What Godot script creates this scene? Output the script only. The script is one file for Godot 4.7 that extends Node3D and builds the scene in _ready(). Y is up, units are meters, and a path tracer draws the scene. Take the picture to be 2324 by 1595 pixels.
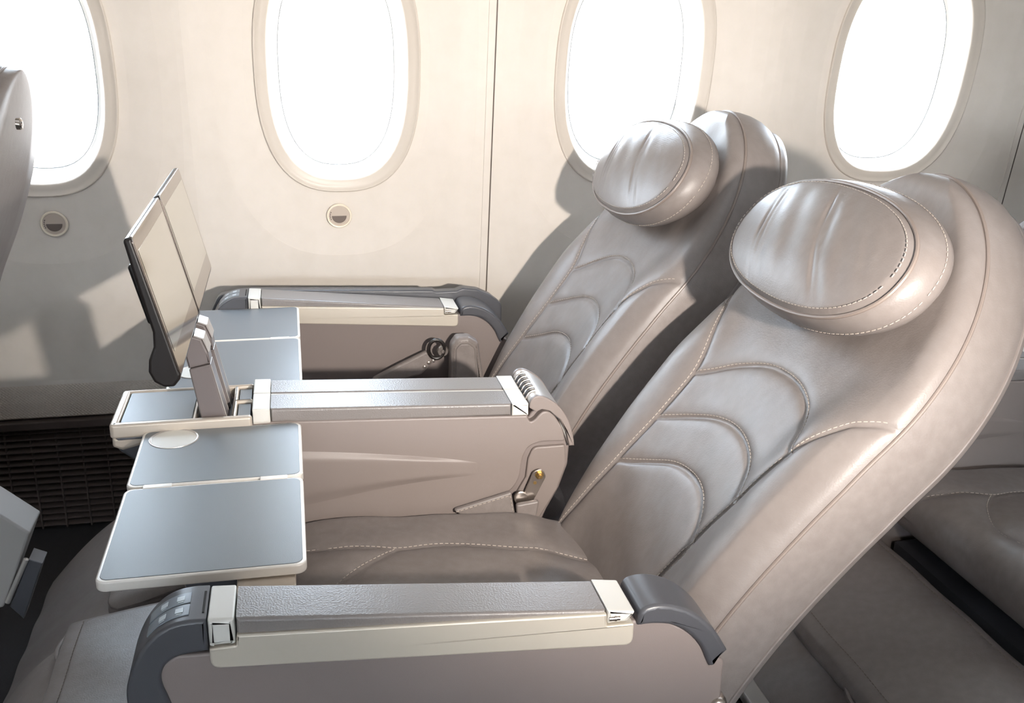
extends Node3D
# Premium cabin seats beside aircraft windows.  x runs aft, y up, z towards the aisle; metres.

const ROW_PITCH := 1.0
const SEAT_Z := 1.09      # centre of the aisle seat
const WINDOW_SEAT_Z := 0.468
var M := {}

# ---------------------------------------------------------------- mesh builder
class MB:
	var v := PackedVector3Array()
	var flat := {}          # faces shaded flat: the large end caps
	var xf := Transform3D()
	func tri(a: Vector3, b: Vector3, c: Vector3) -> void:
		v.append(xf * a); v.append(xf * b); v.append(xf * c)
	func quad(a: Vector3, b: Vector3, c: Vector3, d: Vector3) -> void:
		tri(a, b, c); tri(a, c, d)
	static func inset(p: PackedVector2Array, by: float) -> PackedVector2Array:
		var o := PackedVector2Array()
		var n := p.size()
		for i in n:
			var e0 := (p[i] - p[(i + n - 1) % n]).normalized()
			var e1 := (p[(i + 1) % n] - p[i]).normalized()
			var n0 := Vector2(-e0.y, e0.x)
			var n1 := Vector2(-e1.y, e1.x)
			var m := n0 + n1
			var k := m.length_squared()
			m = m * (2.0 / maxf(k, 0.7)) if k > 1e-6 else n0
			o.append(p[i] + m * by)
		return o
	# prism of a counter-clockwise polygon in xy between z0 < z1, edges rounded by bev
	func extrude(p: PackedVector2Array, z0: float, z1: float, bev := 0.0, steps := 3) -> void:
		if Geometry2D.is_polygon_clockwise(p):
			p = p.duplicate(); p.reverse()
		var ps := []
		var zs := []
		if bev <= 0.0:
			ps = [p, p]; zs = [z0, z1]
		else:
			for k in steps + 1:
				var a := PI / 2 * k / steps
				ps.append(inset(p, bev * (1.0 - sin(a)))); zs.append(z0 + bev * (1.0 - cos(a)))
			for k in steps + 1:
				var a := PI / 2 * (steps - k) / steps
				ps.append(inset(p, bev * (1.0 - sin(a)))); zs.append(z1 - bev * (1.0 - cos(a)))
		var n := p.size()
		for r in ps.size() - 1:
			var A: PackedVector2Array = ps[r]
			var B: PackedVector2Array = ps[r + 1]
			for i in n:
				var j := (i + 1) % n
				quad(Vector3(A[i].x, A[i].y, zs[r]), Vector3(A[j].x, A[j].y, zs[r]), Vector3(B[j].x, B[j].y, zs[r + 1]), Vector3(B[i].x, B[i].y, zs[r + 1]))
		var big := PackedVector2Array()      # in millimetres, or short edges are lost
		for q in p: big.append(q * 1000.0)
		var ix := Geometry2D.triangulate_polygon(big)
		cap(ps[0], z0, true, ix, p)
		cap(ps[-1], z1, false, ix, p)
	func cap(p: PackedVector2Array, z: float, down: bool, ix: PackedInt32Array, base: PackedVector2Array) -> void:
		for i in range(0, ix.size(), 3):
			var i0 := ix[i]; var i1 := ix[i + 1]; var i2 := ix[i + 2]
			if (base[i1] - base[i0]).cross(base[i2] - base[i0]) < 0.0:
				var t := i1; i1 = i2; i2 = t
			var a := p[i0]; var b := p[i1]; var c := p[i2]
			flat[v.size() / 3] = true
			if down:
				tri(Vector3(a.x, a.y, z), Vector3(c.x, c.y, z), Vector3(b.x, b.y, z))
			else:
				tri(Vector3(a.x, a.y, z), Vector3(b.x, b.y, z), Vector3(c.x, c.y, z))
	# box with rounded edges
	func rbox(c: Vector3, s: Vector3, r: float, steps := 3) -> void:
		extrude(MB.rrect(c.x - s.x / 2, c.y - s.y / 2, c.x + s.x / 2, c.y + s.y / 2, r, steps), c.z - s.z / 2, c.z + s.z / 2, r * 0.98, steps)
	static func rrect(x0: float, y0: float, x1: float, y1: float, r: float, steps := 4) -> PackedVector2Array:
		var o := PackedVector2Array()
		var cs := [Vector2(x1 - r, y0 + r), Vector2(x1 - r, y1 - r), Vector2(x0 + r, y1 - r), Vector2(x0 + r, y0 + r)]
		for q in 4:
			for k in steps + 1:
				var a := -PI / 2 + PI / 2 * (q + float(k) / steps)
				o.append(cs[q] + Vector2(cos(a), sin(a)) * r)
		return o
	func tube(path: PackedVector3Array, r: float, sides := 8, closed := false, round_ends := true) -> void:
		var n := path.size()
		var rings := []
		var up := Vector3.UP
		for i in n:
			var a: Vector3 = path[(i + n - 1) % n] if closed or i > 0 else path[i]
			var b: Vector3 = path[(i + 1) % n] if closed or i < n - 1 else path[i]
			var t := (b - a).normalized()
			if i == 0:
				up = Vector3.UP if absf(t.y) < 0.9 else Vector3.RIGHT
			var side := up.cross(t).normalized()
			up = t.cross(side).normalized()
			var ring := PackedVector3Array()
			for k in sides:
				var an := TAU * k / sides
				ring.append(path[i] + (side * cos(an) + up * sin(an)) * r)
			rings.append(ring)
		var cnt := n if closed else n - 1
		for i in cnt:
			var A: PackedVector3Array = rings[i]
			var B: PackedVector3Array = rings[(i + 1) % n]
			for k in sides:
				var m := (k + 1) % sides
				quad(A[k], A[m], B[m], B[k])
		if not closed:
			for e in [0, n - 1]:
				var R: PackedVector3Array = rings[e]
				var t: Vector3 = (path[0] - path[1]).normalized() if e == 0 else (path[n - 1] - path[n - 2]).normalized()
				var tip: Vector3 = path[e] + t * (r * 0.6 if round_ends else 0.0)
				for k in sides:
					var m := (k + 1) % sides
					if e == 0: tri(R[m], R[k], tip)
					else: tri(R[k], R[m], tip)
	# profile of (radius, height) turned round +y of the current transform
	func lathe(prof: PackedVector2Array, n := 32) -> void:
		for i in prof.size() - 1:
			for k in n:
				var a := TAU * k / n; var b := TAU * (k + 1) / n
				var p := prof[i]; var q := prof[i + 1]
				quad(Vector3(cos(a) * p.x, p.y, -sin(a) * p.x), Vector3(cos(b) * p.x, p.y, -sin(b) * p.x), Vector3(cos(b) * q.x, q.y, -sin(b) * q.x), Vector3(cos(a) * q.x, q.y, -sin(a) * q.x))
	func grid(rows: Array, close_u := false) -> void:
		for i in rows.size() - 1:
			var A: PackedVector3Array = rows[i]
			var B: PackedVector3Array = rows[i + 1]
			var n := A.size()
			for k in (n if close_u else n - 1):
				var m := (k + 1) % n
				quad(A[k], A[m], B[m], B[k])
	func mesh(crease := 40.0) -> ArrayMesh:
		var n := v.size() / 3
		var fn := PackedVector3Array()
		fn.resize(n)
		var at := {}
		for f in n:
			var a := v[f * 3]
			fn[f] = (v[f * 3 + 1] - a).cross(v[f * 3 + 2] - a)
			for k in 3:
				var key := Vector3i((v[f * 3 + k] * 50000.0).round())
				if at.has(key): at[key].append(f)
				else: at[key] = [f]
		var lim := cos(deg_to_rad(crease))
		var P := PackedVector3Array(); P.resize(n * 3)
		var N := PackedVector3Array(); N.resize(n * 3)
		var order := [0, 2, 1]
		for f in n:
			var u := fn[f].normalized()
			for k in 3:
				var src: int = f * 3 + order[k]
				var p := v[src]
				var s := Vector3.ZERO
				if flat.has(f): s = u
				else:
					for g in at[Vector3i((p * 50000.0).round())]:
						if fn[g].normalized().dot(u) > lim: s += fn[g]
				P[f * 3 + k] = p
				N[f * 3 + k] = s.normalized() if s.length_squared() > 0.0 else Vector3.UP
		var arr := []
		arr.resize(Mesh.ARRAY_MAX)
		arr[Mesh.ARRAY_VERTEX] = P
		arr[Mesh.ARRAY_NORMAL] = N
		var am := ArrayMesh.new()
		am.add_surface_from_arrays(Mesh.PRIMITIVE_TRIANGLES, arr)
		return am

# large smooth surfaces: rows of points, shared normals
func sheet(rows: Array, close_u := false) -> ArrayMesh:
	var st := SurfaceTool.new()
	st.begin(Mesh.PRIMITIVE_TRIANGLES)
	var n: int = rows[0].size()
	for r in rows:
		for p in r:
			st.add_vertex(p)
	for i in rows.size() - 1:
		for k in (n if close_u else n - 1):
			var m := (k + 1) % n
			var a := i * n + k; var b := i * n + m; var c := (i + 1) * n + m; var d := (i + 1) * n + k
			for q in [a, c, b, a, d, c]: st.add_index(q)
	st.generate_normals()
	return st.commit()

# polygon with rounded corners: each entry (x, y, radius)
func rpoly(pts: Array, steps := 5) -> PackedVector2Array:
	var o := PackedVector2Array()
	var n := pts.size()
	for i in n:
		var p := Vector2(pts[i][0], pts[i][1])
		var r: float = pts[i][2] if pts[i].size() > 2 else 0.0
		if r <= 0.0:
			o.append(p); continue
		var a := Vector2(pts[(i + n - 1) % n][0], pts[(i + n - 1) % n][1])
		var b := Vector2(pts[(i + 1) % n][0], pts[(i + 1) % n][1])
		var u := (a - p).normalized(); var w := (b - p).normalized()
		var half := u.angle_to(w) / 2
		var d := minf(r / absf(tan(half)), minf(p.distance_to(a), p.distance_to(b)) * 0.49)
		var p0 := p + u * d; var p1 := p + w * d
		for k in steps + 1:
			var t := float(k) / steps
			o.append(p0.lerp(p, t).lerp(p.lerp(p1, t), t))
	return o

func smooth_path(p: Array, per := 6) -> PackedVector2Array:
	var o := PackedVector2Array()
	var n := p.size()
	for i in n - 1:
		var a: Vector2 = p[maxi(i - 1, 0)]; var b: Vector2 = p[i]; var c: Vector2 = p[i + 1]; var d: Vector2 = p[mini(i + 2, n - 1)]
		for k in per: o.append(b.cubic_interpolate(c, a, d, float(k) / per))
	o.append(p[n - 1])
	return o

# ---------------------------------------------------------------- scene-tree helpers
var taken := {}
func numbered(called: String) -> String:
	taken[called] = taken.get(called, 0) + 1
	return called if taken[called] == 1 else "%s_%03d" % [called, taken[called] - 1]

func thing(called: String, label: String, category: String, at := Vector3.ZERO, group := "") -> Node3D:
	var o := Node3D.new()
	o.name = numbered(called)
	add_child(o)
	o.position = at
	o.set_meta("label", label); o.set_meta("category", category)
	if group: o.set_meta("group", group)
	return o

func part(called: String, m, mat: Material, parent: Node, label := "") -> MeshInstance3D:
	var o := MeshInstance3D.new()
	o.name = called
	o.mesh = m.mesh() if m is MB else m
	o.material_override = mat
	parent.add_child(o, true)
	if label: o.set_meta("label", label)
	return o

func structure(called: String) -> Node3D:
	var o := Node3D.new()
	o.name = called
	o.set_meta("kind", "structure")
	add_child(o)
	return o

func copy(o: Node3D, at: Vector3, label: String, base: String) -> Node3D:
	var c: Node3D = o.duplicate()
	c.name = numbered(base)
	add_child(c)
	c.position = at
	c.set_meta("label", label)
	return c

# ---------------------------------------------------------------- materials
func noise_tex(freq: float, octaves := 3, size := 512, kind := FastNoiseLite.TYPE_SIMPLEX_SMOOTH, seed_ := 1) -> ImageTexture:
	var n := FastNoiseLite.new()
	n.seed = seed_; n.frequency = freq; n.noise_type = kind; n.fractal_octaves = octaves
	return ImageTexture.create_from_image(n.get_seamless_image(size, size))

func tinted(freq: float, lo: Color, hi: Color, seed_ := 3, octaves := 4) -> ImageTexture:
	var n := FastNoiseLite.new()
	n.seed = seed_; n.frequency = freq; n.fractal_octaves = octaves
	var g := n.get_seamless_image(256, 256)
	var im := Image.create(256, 256, false, Image.FORMAT_RGB8)
	for y in 256:
		for x in 256:
			im.set_pixel(x, y, lo.lerp(hi, g.get_pixel(x, y).r))
	return ImageTexture.create_from_image(im)

func mat(col: Color, rough := 0.5, metal := 0.0, spec := 0.5) -> StandardMaterial3D:
	var m := StandardMaterial3D.new()
	m.albedo_color = col; m.roughness = rough; m.metallic = metal; m.metallic_specular = spec
	return m

func bumpy(m: StandardMaterial3D, tex: Texture2D, per_metre: float, cm: float) -> StandardMaterial3D:
	m.uv1_triplanar = true
	m.uv1_scale = Vector3.ONE * per_metre
	m.heightmap_enabled = true
	m.heightmap_texture = tex
	m.heightmap_scale = cm
	return m

func rgb8(r: int, g: int, b: int) -> Color:
	return Color8(r, g, b)

func make_materials() -> void:
	var grain := noise_tex(0.09, 4, 512, FastNoiseLite.TYPE_CELLULAR, 5)
	var fine := noise_tex(0.22, 2, 512, FastNoiseLite.TYPE_SIMPLEX_SMOOTH, 9)
	var leather_tone := tinted(0.02, rgb8(122, 113, 109), rgb8(132, 124, 120), 21)
	M.leather = bumpy(mat(Color.WHITE, 0.43), grain, 9.0, 0.02)
	M.leather.albedo_texture = leather_tone
	M.thread = mat(rgb8(178, 166, 156), 0.7)
	M.thread_dark = mat(rgb8(120, 108, 101), 0.7)
	M.piping = mat(rgb8(128, 116, 109), 0.42)
	M.pad = bumpy(mat(rgb8(122, 116, 113), 0.36), grain, 9.0, 0.03)
	M.taupe = bumpy(mat(rgb8(132, 121, 116), 0.45), fine, 9.0, 0.008)
	M.taupe_body = bumpy(mat(rgb8(127, 116, 112), 0.45), fine, 9.0, 0.008)
	M.charcoal = bumpy(mat(rgb8(74, 74, 78), 0.35), fine, 9.0, 0.006)
	M.satin = mat(rgb8(196, 187, 173), 0.4, 0.25)
	M.white_satin = mat(rgb8(208, 205, 198), 0.38, 0.1)
	M.silver = mat(rgb8(196, 190, 184), 0.34, 0.6)
	M.champagne = mat(rgb8(196, 184, 170), 0.4, 0.4)
	M.laminate = bumpy(mat(rgb8(108, 112, 116), 0.36), fine, 10.0, 0.01)
	M.cup = mat(rgb8(222, 218, 208), 0.4)
	M.tray_rim = mat(rgb8(226, 220, 212), 0.35, 0.15)
	M.black = bumpy(mat(rgb8(29, 24, 22), 0.38), fine, 9.0, 0.004)
	M.stem = bumpy(mat(rgb8(106, 98, 96), 0.33), fine, 9.0, 0.006)
	M.button = mat(rgb8(118, 126, 134), 0.3)
	M.icon = mat(rgb8(190, 198, 204), 0.4)
	M.dark_gap = mat(rgb8(24, 20, 18), 0.8)
	M.screen = mat(rgb8(206, 203, 192), 0.06, 0.9)
	M.screen_edge = mat(rgb8(150, 138, 126), 0.06, 0.9)
	M.steel = mat(rgb8(190, 180, 172), 0.25, 0.95)
	M.dark_chrome = mat(rgb8(96, 86, 80), 0.25, 0.8)
	M.panel_grey = mat(rgb8(150, 146, 143), 0.5)
	M.brass = mat(rgb8(196, 164, 110), 0.3, 0.95)
	M.wall = bumpy(mat(Color.WHITE, 0.55), fine, 6.0, 0.004)
	M.wall.albedo_texture = tinted(0.01, rgb8(215, 206, 195), rgb8(220, 211, 201), 31)
	M.bezel = mat(rgb8(202, 192, 180), 0.4)
	M.reveal = mat(rgb8(236, 233, 228), 0.5)
	M.gasket = mat(rgb8(120, 122, 124), 0.6)
	M.knob_ring = mat(rgb8(236, 224, 204), 0.35)
	M.knob_face = mat(rgb8(190, 176, 162), 0.4)
	M.knob_dark = mat(rgb8(112, 100, 92), 0.35)
	M.knob_dot = mat(rgb8(70, 60, 56), 0.5)
	M.glass = mat(Color(1, 1, 1, 0.04), 0.02)
	M.glass.transparency = BaseMaterial3D.TRANSPARENCY_ALPHA
	M.grille = mat(rgb8(74, 62, 56), 0.6)
	M.carpet = bumpy(mat(rgb8(48, 44, 44), 0.95), noise_tex(0.35, 3, 512, FastNoiseLite.TYPE_SIMPLEX, 12), 5.0, 0.4)
	M.cabin = mat(rgb8(214, 208, 200), 0.7)
	# woven dimples of the dado strip
	var dim := Image.create(64, 64, false, Image.FORMAT_RGB8)
	for y in 64:
		for x in 64:
			var h := 0.5 + 0.25 * (cos(TAU * (x + y) / 16.0) + cos(TAU * (x - y) / 16.0))
			dim.set_pixel(x, y, Color(h, h, h))
	M.dado = mat(rgb8(216, 204, 190), 0.6)
	bumpy(M.dado, ImageTexture.create_from_image(dim), 32.0, 0.14)

# ---------------------------------------------------------------- aircraft side
func lean(y: float) -> float:
	return 0.15 * (y - 0.774)

func super_r(a: float, hw: float, hh: float, e: float) -> float:
	return pow(pow(absf(cos(a)) / hw, e) + pow(absf(sin(a)) / hh, e), -1.0 / e)

const WIN_Y := 1.10
const WINS := [[-0.523, 0.176], [0.107, 0.176], [0.775, 0.187], [1.455, 0.194]]

func wall_cell(mb: MB, cx: float, hw: float, x0: float, x1: float, y0: float, y1: float) -> void:
	var corners := [atan2(y0 - WIN_Y, x1 - cx), atan2(y1 - WIN_Y, x1 - cx), atan2(y1 - WIN_Y, x0 - cx), atan2(y0 - WIN_Y, x0 - cx) + TAU]
	var angs := []
	for q in 4:
		var a: float = corners[q]
		var b: float = corners[(q + 1) % 4]
		if b < a: b += TAU
		for k in 36: angs.append(lerpf(a, b, k / 36.0))
	var rows := []
	for r in 9: rows.append(PackedVector3Array())
	for a in angs:
		var d := Vector2(cos(a), sin(a))
		var rr := 9.0
		if d.x > 1e-6: rr = minf(rr, (x1 - cx) / d.x)
		if d.x < -1e-6: rr = minf(rr, (x0 - cx) / d.x)
		if d.y > 1e-6: rr = minf(rr, (y1 - WIN_Y) / d.y)
		if d.y < -1e-6: rr = minf(rr, (y0 - WIN_Y) / d.y)
		var rb := super_r(a, hw, 0.27, 2.6)
		var rd := minf(super_r(a, hw + 0.086, 0.418, 2.5), rr * 0.97)
		var rl := minf(super_r(a, hw + 0.125, 0.712, 2.4), rr * 0.985)
		var radii := [rb - 0.004, rb + 0.001, lerpf(rb, rd, 0.25), lerpf(rb, rd, 0.6), rd, rd + 0.002, lerpf(rd, rl, 0.5), rl, rr]
		var zs := [-0.03, -0.017, -0.0155, -0.011, -0.0055, -0.0052, -0.0035, -0.001, 0.0]
		for i in 9:
			var p: Vector2 = Vector2(cx, WIN_Y) + d * radii[i]
			rows[8 - i].append(Vector3(p.x, p.y, zs[i] + lean(p.y)))
	mb.grid(rows, true)

func ring_rows(cx: float, spec: Array) -> Array:
	var rows := []
	for q in spec:      # [half width, half height, exponent, z]
		var row := PackedVector3Array()
		for k in 96:
			var a := TAU * k / 96
			var r := super_r(a, q[0], q[1], q[2])
			var p := Vector2(cx + cos(a) * r, WIN_Y + sin(a) * r)
			row.append(Vector3(p.x, p.y, q[3] + lean(p.y)))
		rows.append(row)
	return rows

func build_side() -> void:
	var wl := structure("wall_window_side")
	var spans := [[[-0.835, -0.208, 0], [-0.208, 0.4445, 1]], [[0.4475, 1.115, 2], [1.115, 1.8135, 3]]]
	for sp in spans:
		var mb := MB.new()
		for c in sp:
			wall_cell(mb, WINS[c[2]][0], WINS[c[2]][1], c[0], c[1], 0.385, 1.9)
		part("sidewall_panel", mb.mesh(3.0), M.wall, wl)
	# neighbouring panels outside the view, with thickness behind everything
	for x in [[-4.0, -0.838], [1.8165, 5.0]]:
		var mb := MB.new()
		mb.quad(Vector3(x[0], 0.385, lean(0.385)), Vector3(x[1], 0.385, lean(0.385)), Vector3(x[1], 1.9, lean(1.9)), Vector3(x[0], 1.9, lean(1.9)))
		mb.quad(Vector3(x[0], 0.385, lean(0.385) - 0.06), Vector3(x[0], 1.9, lean(1.9) - 0.06), Vector3(x[1], 1.9, lean(1.9) - 0.06), Vector3(x[1], 0.385, lean(0.385) - 0.06))
		part("sidewall_panel", mb, M.wall, wl)
	# narrow joint strips behind the seams
	for x in [0.446, 1.815, -0.8365]:
		var mb := MB.new()
		mb.quad(Vector3(x - 0.006, 0.385, lean(0.385) - 0.004), Vector3(x + 0.006, 0.385, lean(0.385) - 0.004), Vector3(x + 0.006, 1.9, lean(1.9) - 0.004), Vector3(x - 0.006, 1.9, lean(1.9) - 0.004))
		part("joint_strip", mb, M.knob_dark, wl)
		var rb := MB.new()
		rb.quad(Vector3(x - 0.017, 0.385, lean(0.385) + 0.0012), Vector3(x - 0.0035, 0.385, lean(0.385) + 0.0016), Vector3(x - 0.0035, 1.9, lean(1.9) + 0.0016), Vector3(x - 0.017, 1.9, lean(1.9) + 0.0012))
		rb.quad(Vector3(x - 0.018, 0.385, lean(0.385) - 0.0002), Vector3(x - 0.017, 0.385, lean(0.385) + 0.0012), Vector3(x - 0.017, 1.9, lean(1.9) + 0.0012), Vector3(x - 0.018, 1.9, lean(1.9) - 0.0002))
		part("joint_flange", rb, M.wall, wl)
	# dado strip with woven dimples, and the shadow gap under it
	var dd := MB.new()
	dd.extrude(PackedVector2Array([Vector2(0.012 + lean(0.385) - 0.012, 0.385), Vector2(-0.05 + lean(0.385), 0.385), Vector2(-0.05 + lean(0.30), 0.30), Vector2(lean(0.30) - 0.006, 0.297), Vector2(lean(0.30) + 0.0, 0.302)]), -4.0, 5.0)
	var dxf := Transform3D(Basis(Vector3(0, 0, 1), Vector3(0, 1, 0), Vector3(-1, 0, 0)), Vector3.ZERO)
	for i in dd.v.size(): dd.v[i] = dxf * dd.v[i]
	part("dado_strip", dd, M.dado, wl)
	# outer skin so that daylight comes in through the windows only
	var skin := MB.new()
	for k in 4:
		var cx: float = WINS[k][0]
		var xl: float = -0.9 if k == 0 else (WINS[k - 1][0] + cx) / 2
		var xr: float = 2.0 if k == 3 else (WINS[k + 1][0] + cx) / 2
		var rows := ring_rows(cx, [[WINS[k][1] - 0.035, 0.231, 2.6, -0.09]])
		var outer := PackedVector3Array()
		for p in rows[0]:
			var d := Vector2(p.x - cx, p.y - WIN_Y).normalized()
			var rr := 9.0
			if d.x > 1e-6: rr = minf(rr, (xr - cx) / d.x)
			if d.x < -1e-6: rr = minf(rr, (xl - cx) / d.x)
			if d.y > 1e-6: rr = minf(rr, 1.0 / d.y)
			if d.y < -1e-6: rr = minf(rr, -1.1 / d.y)
			var q := Vector2(cx, WIN_Y) + d * rr
			outer.append(Vector3(q.x, q.y, -0.092 + lean(q.y)))
		skin.grid([outer, rows[0]], true)
	for x in [[-4.0, -0.9], [2.0, 5.0]]:
		skin.quad(Vector3(x[0], 0, -0.2), Vector3(x[1], 0, -0.2), Vector3(x[1], 2.1, lean(2.1) - 0.09), Vector3(x[0], 2.1, lean(2.1) - 0.09))
	part("outer_skin", skin, M.cabin, wl)

	# windows
	for k in 4:
		var cx: float = WINS[k][0]
		var hw: float = WINS[k][1]
		var wn := structure("window_%d" % (k + 1))
		var bz := ring_rows(cx, [[hw + 0.0015, 0.2715, 2.6, -0.021], [hw + 0.001, 0.271, 2.6, -0.0125], [hw - 0.001, 0.269, 2.6, -0.0112], [hw - 0.003, 0.267, 2.6, -0.0118],
			[hw - 0.004, 0.266, 2.6, -0.0135], [hw - 0.013, 0.2565, 2.6, -0.0148], [hw - 0.024, 0.246, 2.6, -0.0172], [hw - 0.0275, 0.2425, 2.6, -0.0195], [hw - 0.029, 0.241, 2.6, -0.026], [hw - 0.029, 0.241, 2.6, -0.036]])
		part("bezel", sheet(bz, true), M.bezel, wn)
		var rv := ring_rows(cx, [[hw - 0.029, 0.241, 2.6, -0.035], [hw - 0.031, 0.239, 2.6, -0.06], [hw - 0.036, 0.234, 2.6, -0.078], [hw - 0.046, 0.222, 2.6, -0.088], [hw - 0.050, 0.218, 2.6, -0.0885]])
		part("reveal", sheet(rv, true), M.reveal, wn)
		var gk := MB.new()
		gk.tube(ring_rows(cx, [[hw - 0.050, 0.218, 2.6, -0.087]])[0], 0.0011, 6, true)
		part("gasket", gk, M.gasket, wn)
		var pn := MB.new()
		var rim: PackedVector3Array = ring_rows(cx, [[hw - 0.046, 0.222, 2.6, -0.0895]])[0]
		for i in 96: pn.tri(Vector3(cx, WIN_Y, -0.0895 + lean(WIN_Y)), rim[i], rim[(i + 1) % 96])
		part("pane", pn, M.glass, wn)

	# dimmer buttons under the windows
	var spots := [[-0.510, 0.7705, "round window dimmer button beside the front seat, under the first window"], [0.099, 0.774, "round window dimmer button below the whole uncovered window"], [0.757, 0.768, "round window dimmer button half hidden by the window seat"]]
	for s in spots:
		var o := thing("window_dimmer_button", s[2], "button", Vector3(s[0], s[1], lean(s[1]) - 0.009), "window dimmer buttons")
		o.rotation.x = PI / 2 + 0.09
		var a := MB.new()
		a.lathe(PackedVector2Array([Vector2(0.0285, 0), Vector2(0.0282, 0.0022), Vector2(0.0272, 0.0034), Vector2(0.0258, 0.0036), Vector2(0.0242, 0.0030), Vector2(0.0236, 0.0014), Vector2(0.0234, 0.0006)]), 48)
		part("ring", a, M.knob_ring, o)
		var b := MB.new()
		b.lathe(PackedVector2Array([Vector2(0.0236, 0.0006), Vector2(0.0172, 0.0010), Vector2(0.0166, 0.0006), Vector2(0.0, 0.0006)]), 48)
		part("face", b, M.knob_face, o)
		var h := PackedVector2Array()
		for k in 25:
			var an := PI + PI * k / 24
			h.append(Vector2(cos(an), sin(an)) * 0.0166)
		var c := MB.new()
		c.xf = Transform3D(Basis(Vector3(1, 0, 0), Vector3(0, 0, -1), Vector3(0, 1, 0)), Vector3.ZERO)
		c.extrude(h, 0.0004, 0.0022, 0.0004, 2)
		part("dark_half", c, M.knob_dark, o, "dark lower half of the button")
		for k in 5:
			var an := PI + 0.42 - 0.21 * k
			var dot := MB.new()
			dot.xf = Transform3D(Basis(), Vector3(cos(an) * 0.0202, 0.0007, -sin(an) * 0.0202))
			dot.lathe(PackedVector2Array([Vector2(0.0013, 0), Vector2(0.0011, 0.0006), Vector2(0, 0.0007)]), 10)
			part("dot", dot, M.knob_dot, o)

	# air return grille at the foot of the wall
	var gr := structure("trim_1")
	var back := MB.new()
	back.quad(Vector3(-4, 0, -0.115), Vector3(5, 0, -0.115), Vector3(5, 0.30, -0.10), Vector3(-4, 0.30, -0.10))
	part("grille_backing", back, M.grille, gr)
	var lip := MB.new()
	lip.rbox(Vector3(0.5, 0.283, -0.075), Vector3(9, 0.022, 0.03), 0.004)
	part("grille_lip", lip, M.grille, gr)
	for i in 16:
		var y := 0.262 - i * 0.0165
		var sl := MB.new()
		sl.xf = Transform3D(Basis(Vector3.RIGHT, 0.5), Vector3(-0.5, y, -0.085 - i * 0.0005))
		sl.rbox(Vector3.ZERO, Vector3(1.6, 0.0045, 0.017), 0.0015, 2)
		part("slat", sl, M.grille, gr)
	for i in 22:
		var bar := MB.new()
		bar.rbox(Vector3(-1.2 + i * 0.056, 0.14, -0.088), Vector3(0.004, 0.27, 0.015), 0.0012, 2)
		part("divider", bar, M.grille, gr)

func build_shell() -> void:
	var f := structure("floor")
	var mb := MB.new()
	mb.rbox(Vector3(0.5, -0.05, 2.6), Vector3(9.0, 0.1, 5.8), 0.002, 1)
	part("carpet", mb, M.carpet, f)
	var c := structure("ceiling")
	mb = MB.new()
	mb.rbox(Vector3(0.5, 2.2, 2.6), Vector3(9.0, 0.2, 5.8), 0.01, 1)
	part("ceiling_lining", mb, M.cabin, c)
	mb = MB.new()   # cove between side wall and ceiling
	mb.quad(Vector3(-4, 1.895, lean(1.9)), Vector3(5, 1.895, lean(1.9)), Vector3(5, 2.11, 0.5), Vector3(-4, 2.11, 0.5))
	mb.quad(Vector3(-4, 1.895, lean(1.9) - 0.02), Vector3(-4, 2.13, 0.5), Vector3(5, 2.13, 0.5), Vector3(5, 1.895, lean(1.9) - 0.02))
	part("cove", mb, M.cabin, c)
	for e in [[-4.05, "wall_front"], [5.05, "wall_rear"]]:
		var w := structure(e[1])
		mb = MB.new()
		mb.rbox(Vector3(e[0], 1.1, 2.6), Vector3(0.1, 2.3, 5.8), 0.01, 1)
		part("bulkhead", mb, M.cabin, w)
	# opposite side of the cabin with its own row of windows
	var ow := structure("wall_opposite")
	mb = MB.new()
	mb.rbox(Vector3(0.5, 0.42, 5.45), Vector3(9, 0.86, 0.1), 0.005, 1)
	part("lower_lining", mb, M.cabin, ow)
	mb = MB.new()
	mb.rbox(Vector3(0.5, 1.74, 5.45), Vector3(9, 0.78, 0.1), 0.005, 1)
	part("upper_lining", mb, M.cabin, ow)
	for i in 15:
		mb = MB.new()
		mb.rbox(Vector3(-3.8 + i * 0.62, 1.1, 5.45), Vector3(0.33, 0.52, 0.1), 0.02, 2)
		part("window_pier", mb, M.cabin, ow)

# ---------------------------------------------------------------- seats
const PROF := [[0.345, 0.28], [0.381, 0.379], [0.428, 0.474], [0.483, 0.564], [0.545, 0.649], [0.612, 0.730], [0.685, 0.807], [0.752, 0.885], [0.808, 0.963], [0.852, 1.045], [0.885, 1.12]]
var prof_p := PackedVector2Array()
var prof_s := PackedFloat32Array()

func make_profile() -> void:
	var raw := []
	for p in PROF: raw.append(Vector2(p[0], p[1]))
	prof_p = smooth_path(raw, 24)
	prof_s.append(0.0)
	for i in range(1, prof_p.size()): prof_s.append(prof_s[i - 1] + prof_p[i].distance_to(prof_p[i - 1]))

func prof_at(s: float) -> Array:
	var i := clampi(prof_s.bsearch(s) - 1, 0, prof_p.size() - 2)
	var t := (s - prof_s[i]) / (prof_s[i + 1] - prof_s[i])
	var a := maxi(i - 6, 0)
	var b := mini(i + 7, prof_p.size() - 1)
	var tg := (prof_p[b] - prof_p[a]).normalized()
	return [prof_p[i].lerp(prof_p[i + 1], t), Vector2(-tg.y, tg.x)]

func on_back(s: float, z: float, t: float) -> Vector3:
	var q := prof_at(s)
	var p: Vector2 = q[0] + q[1] * t
	return Vector3(p.x, p.y, z)

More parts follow.
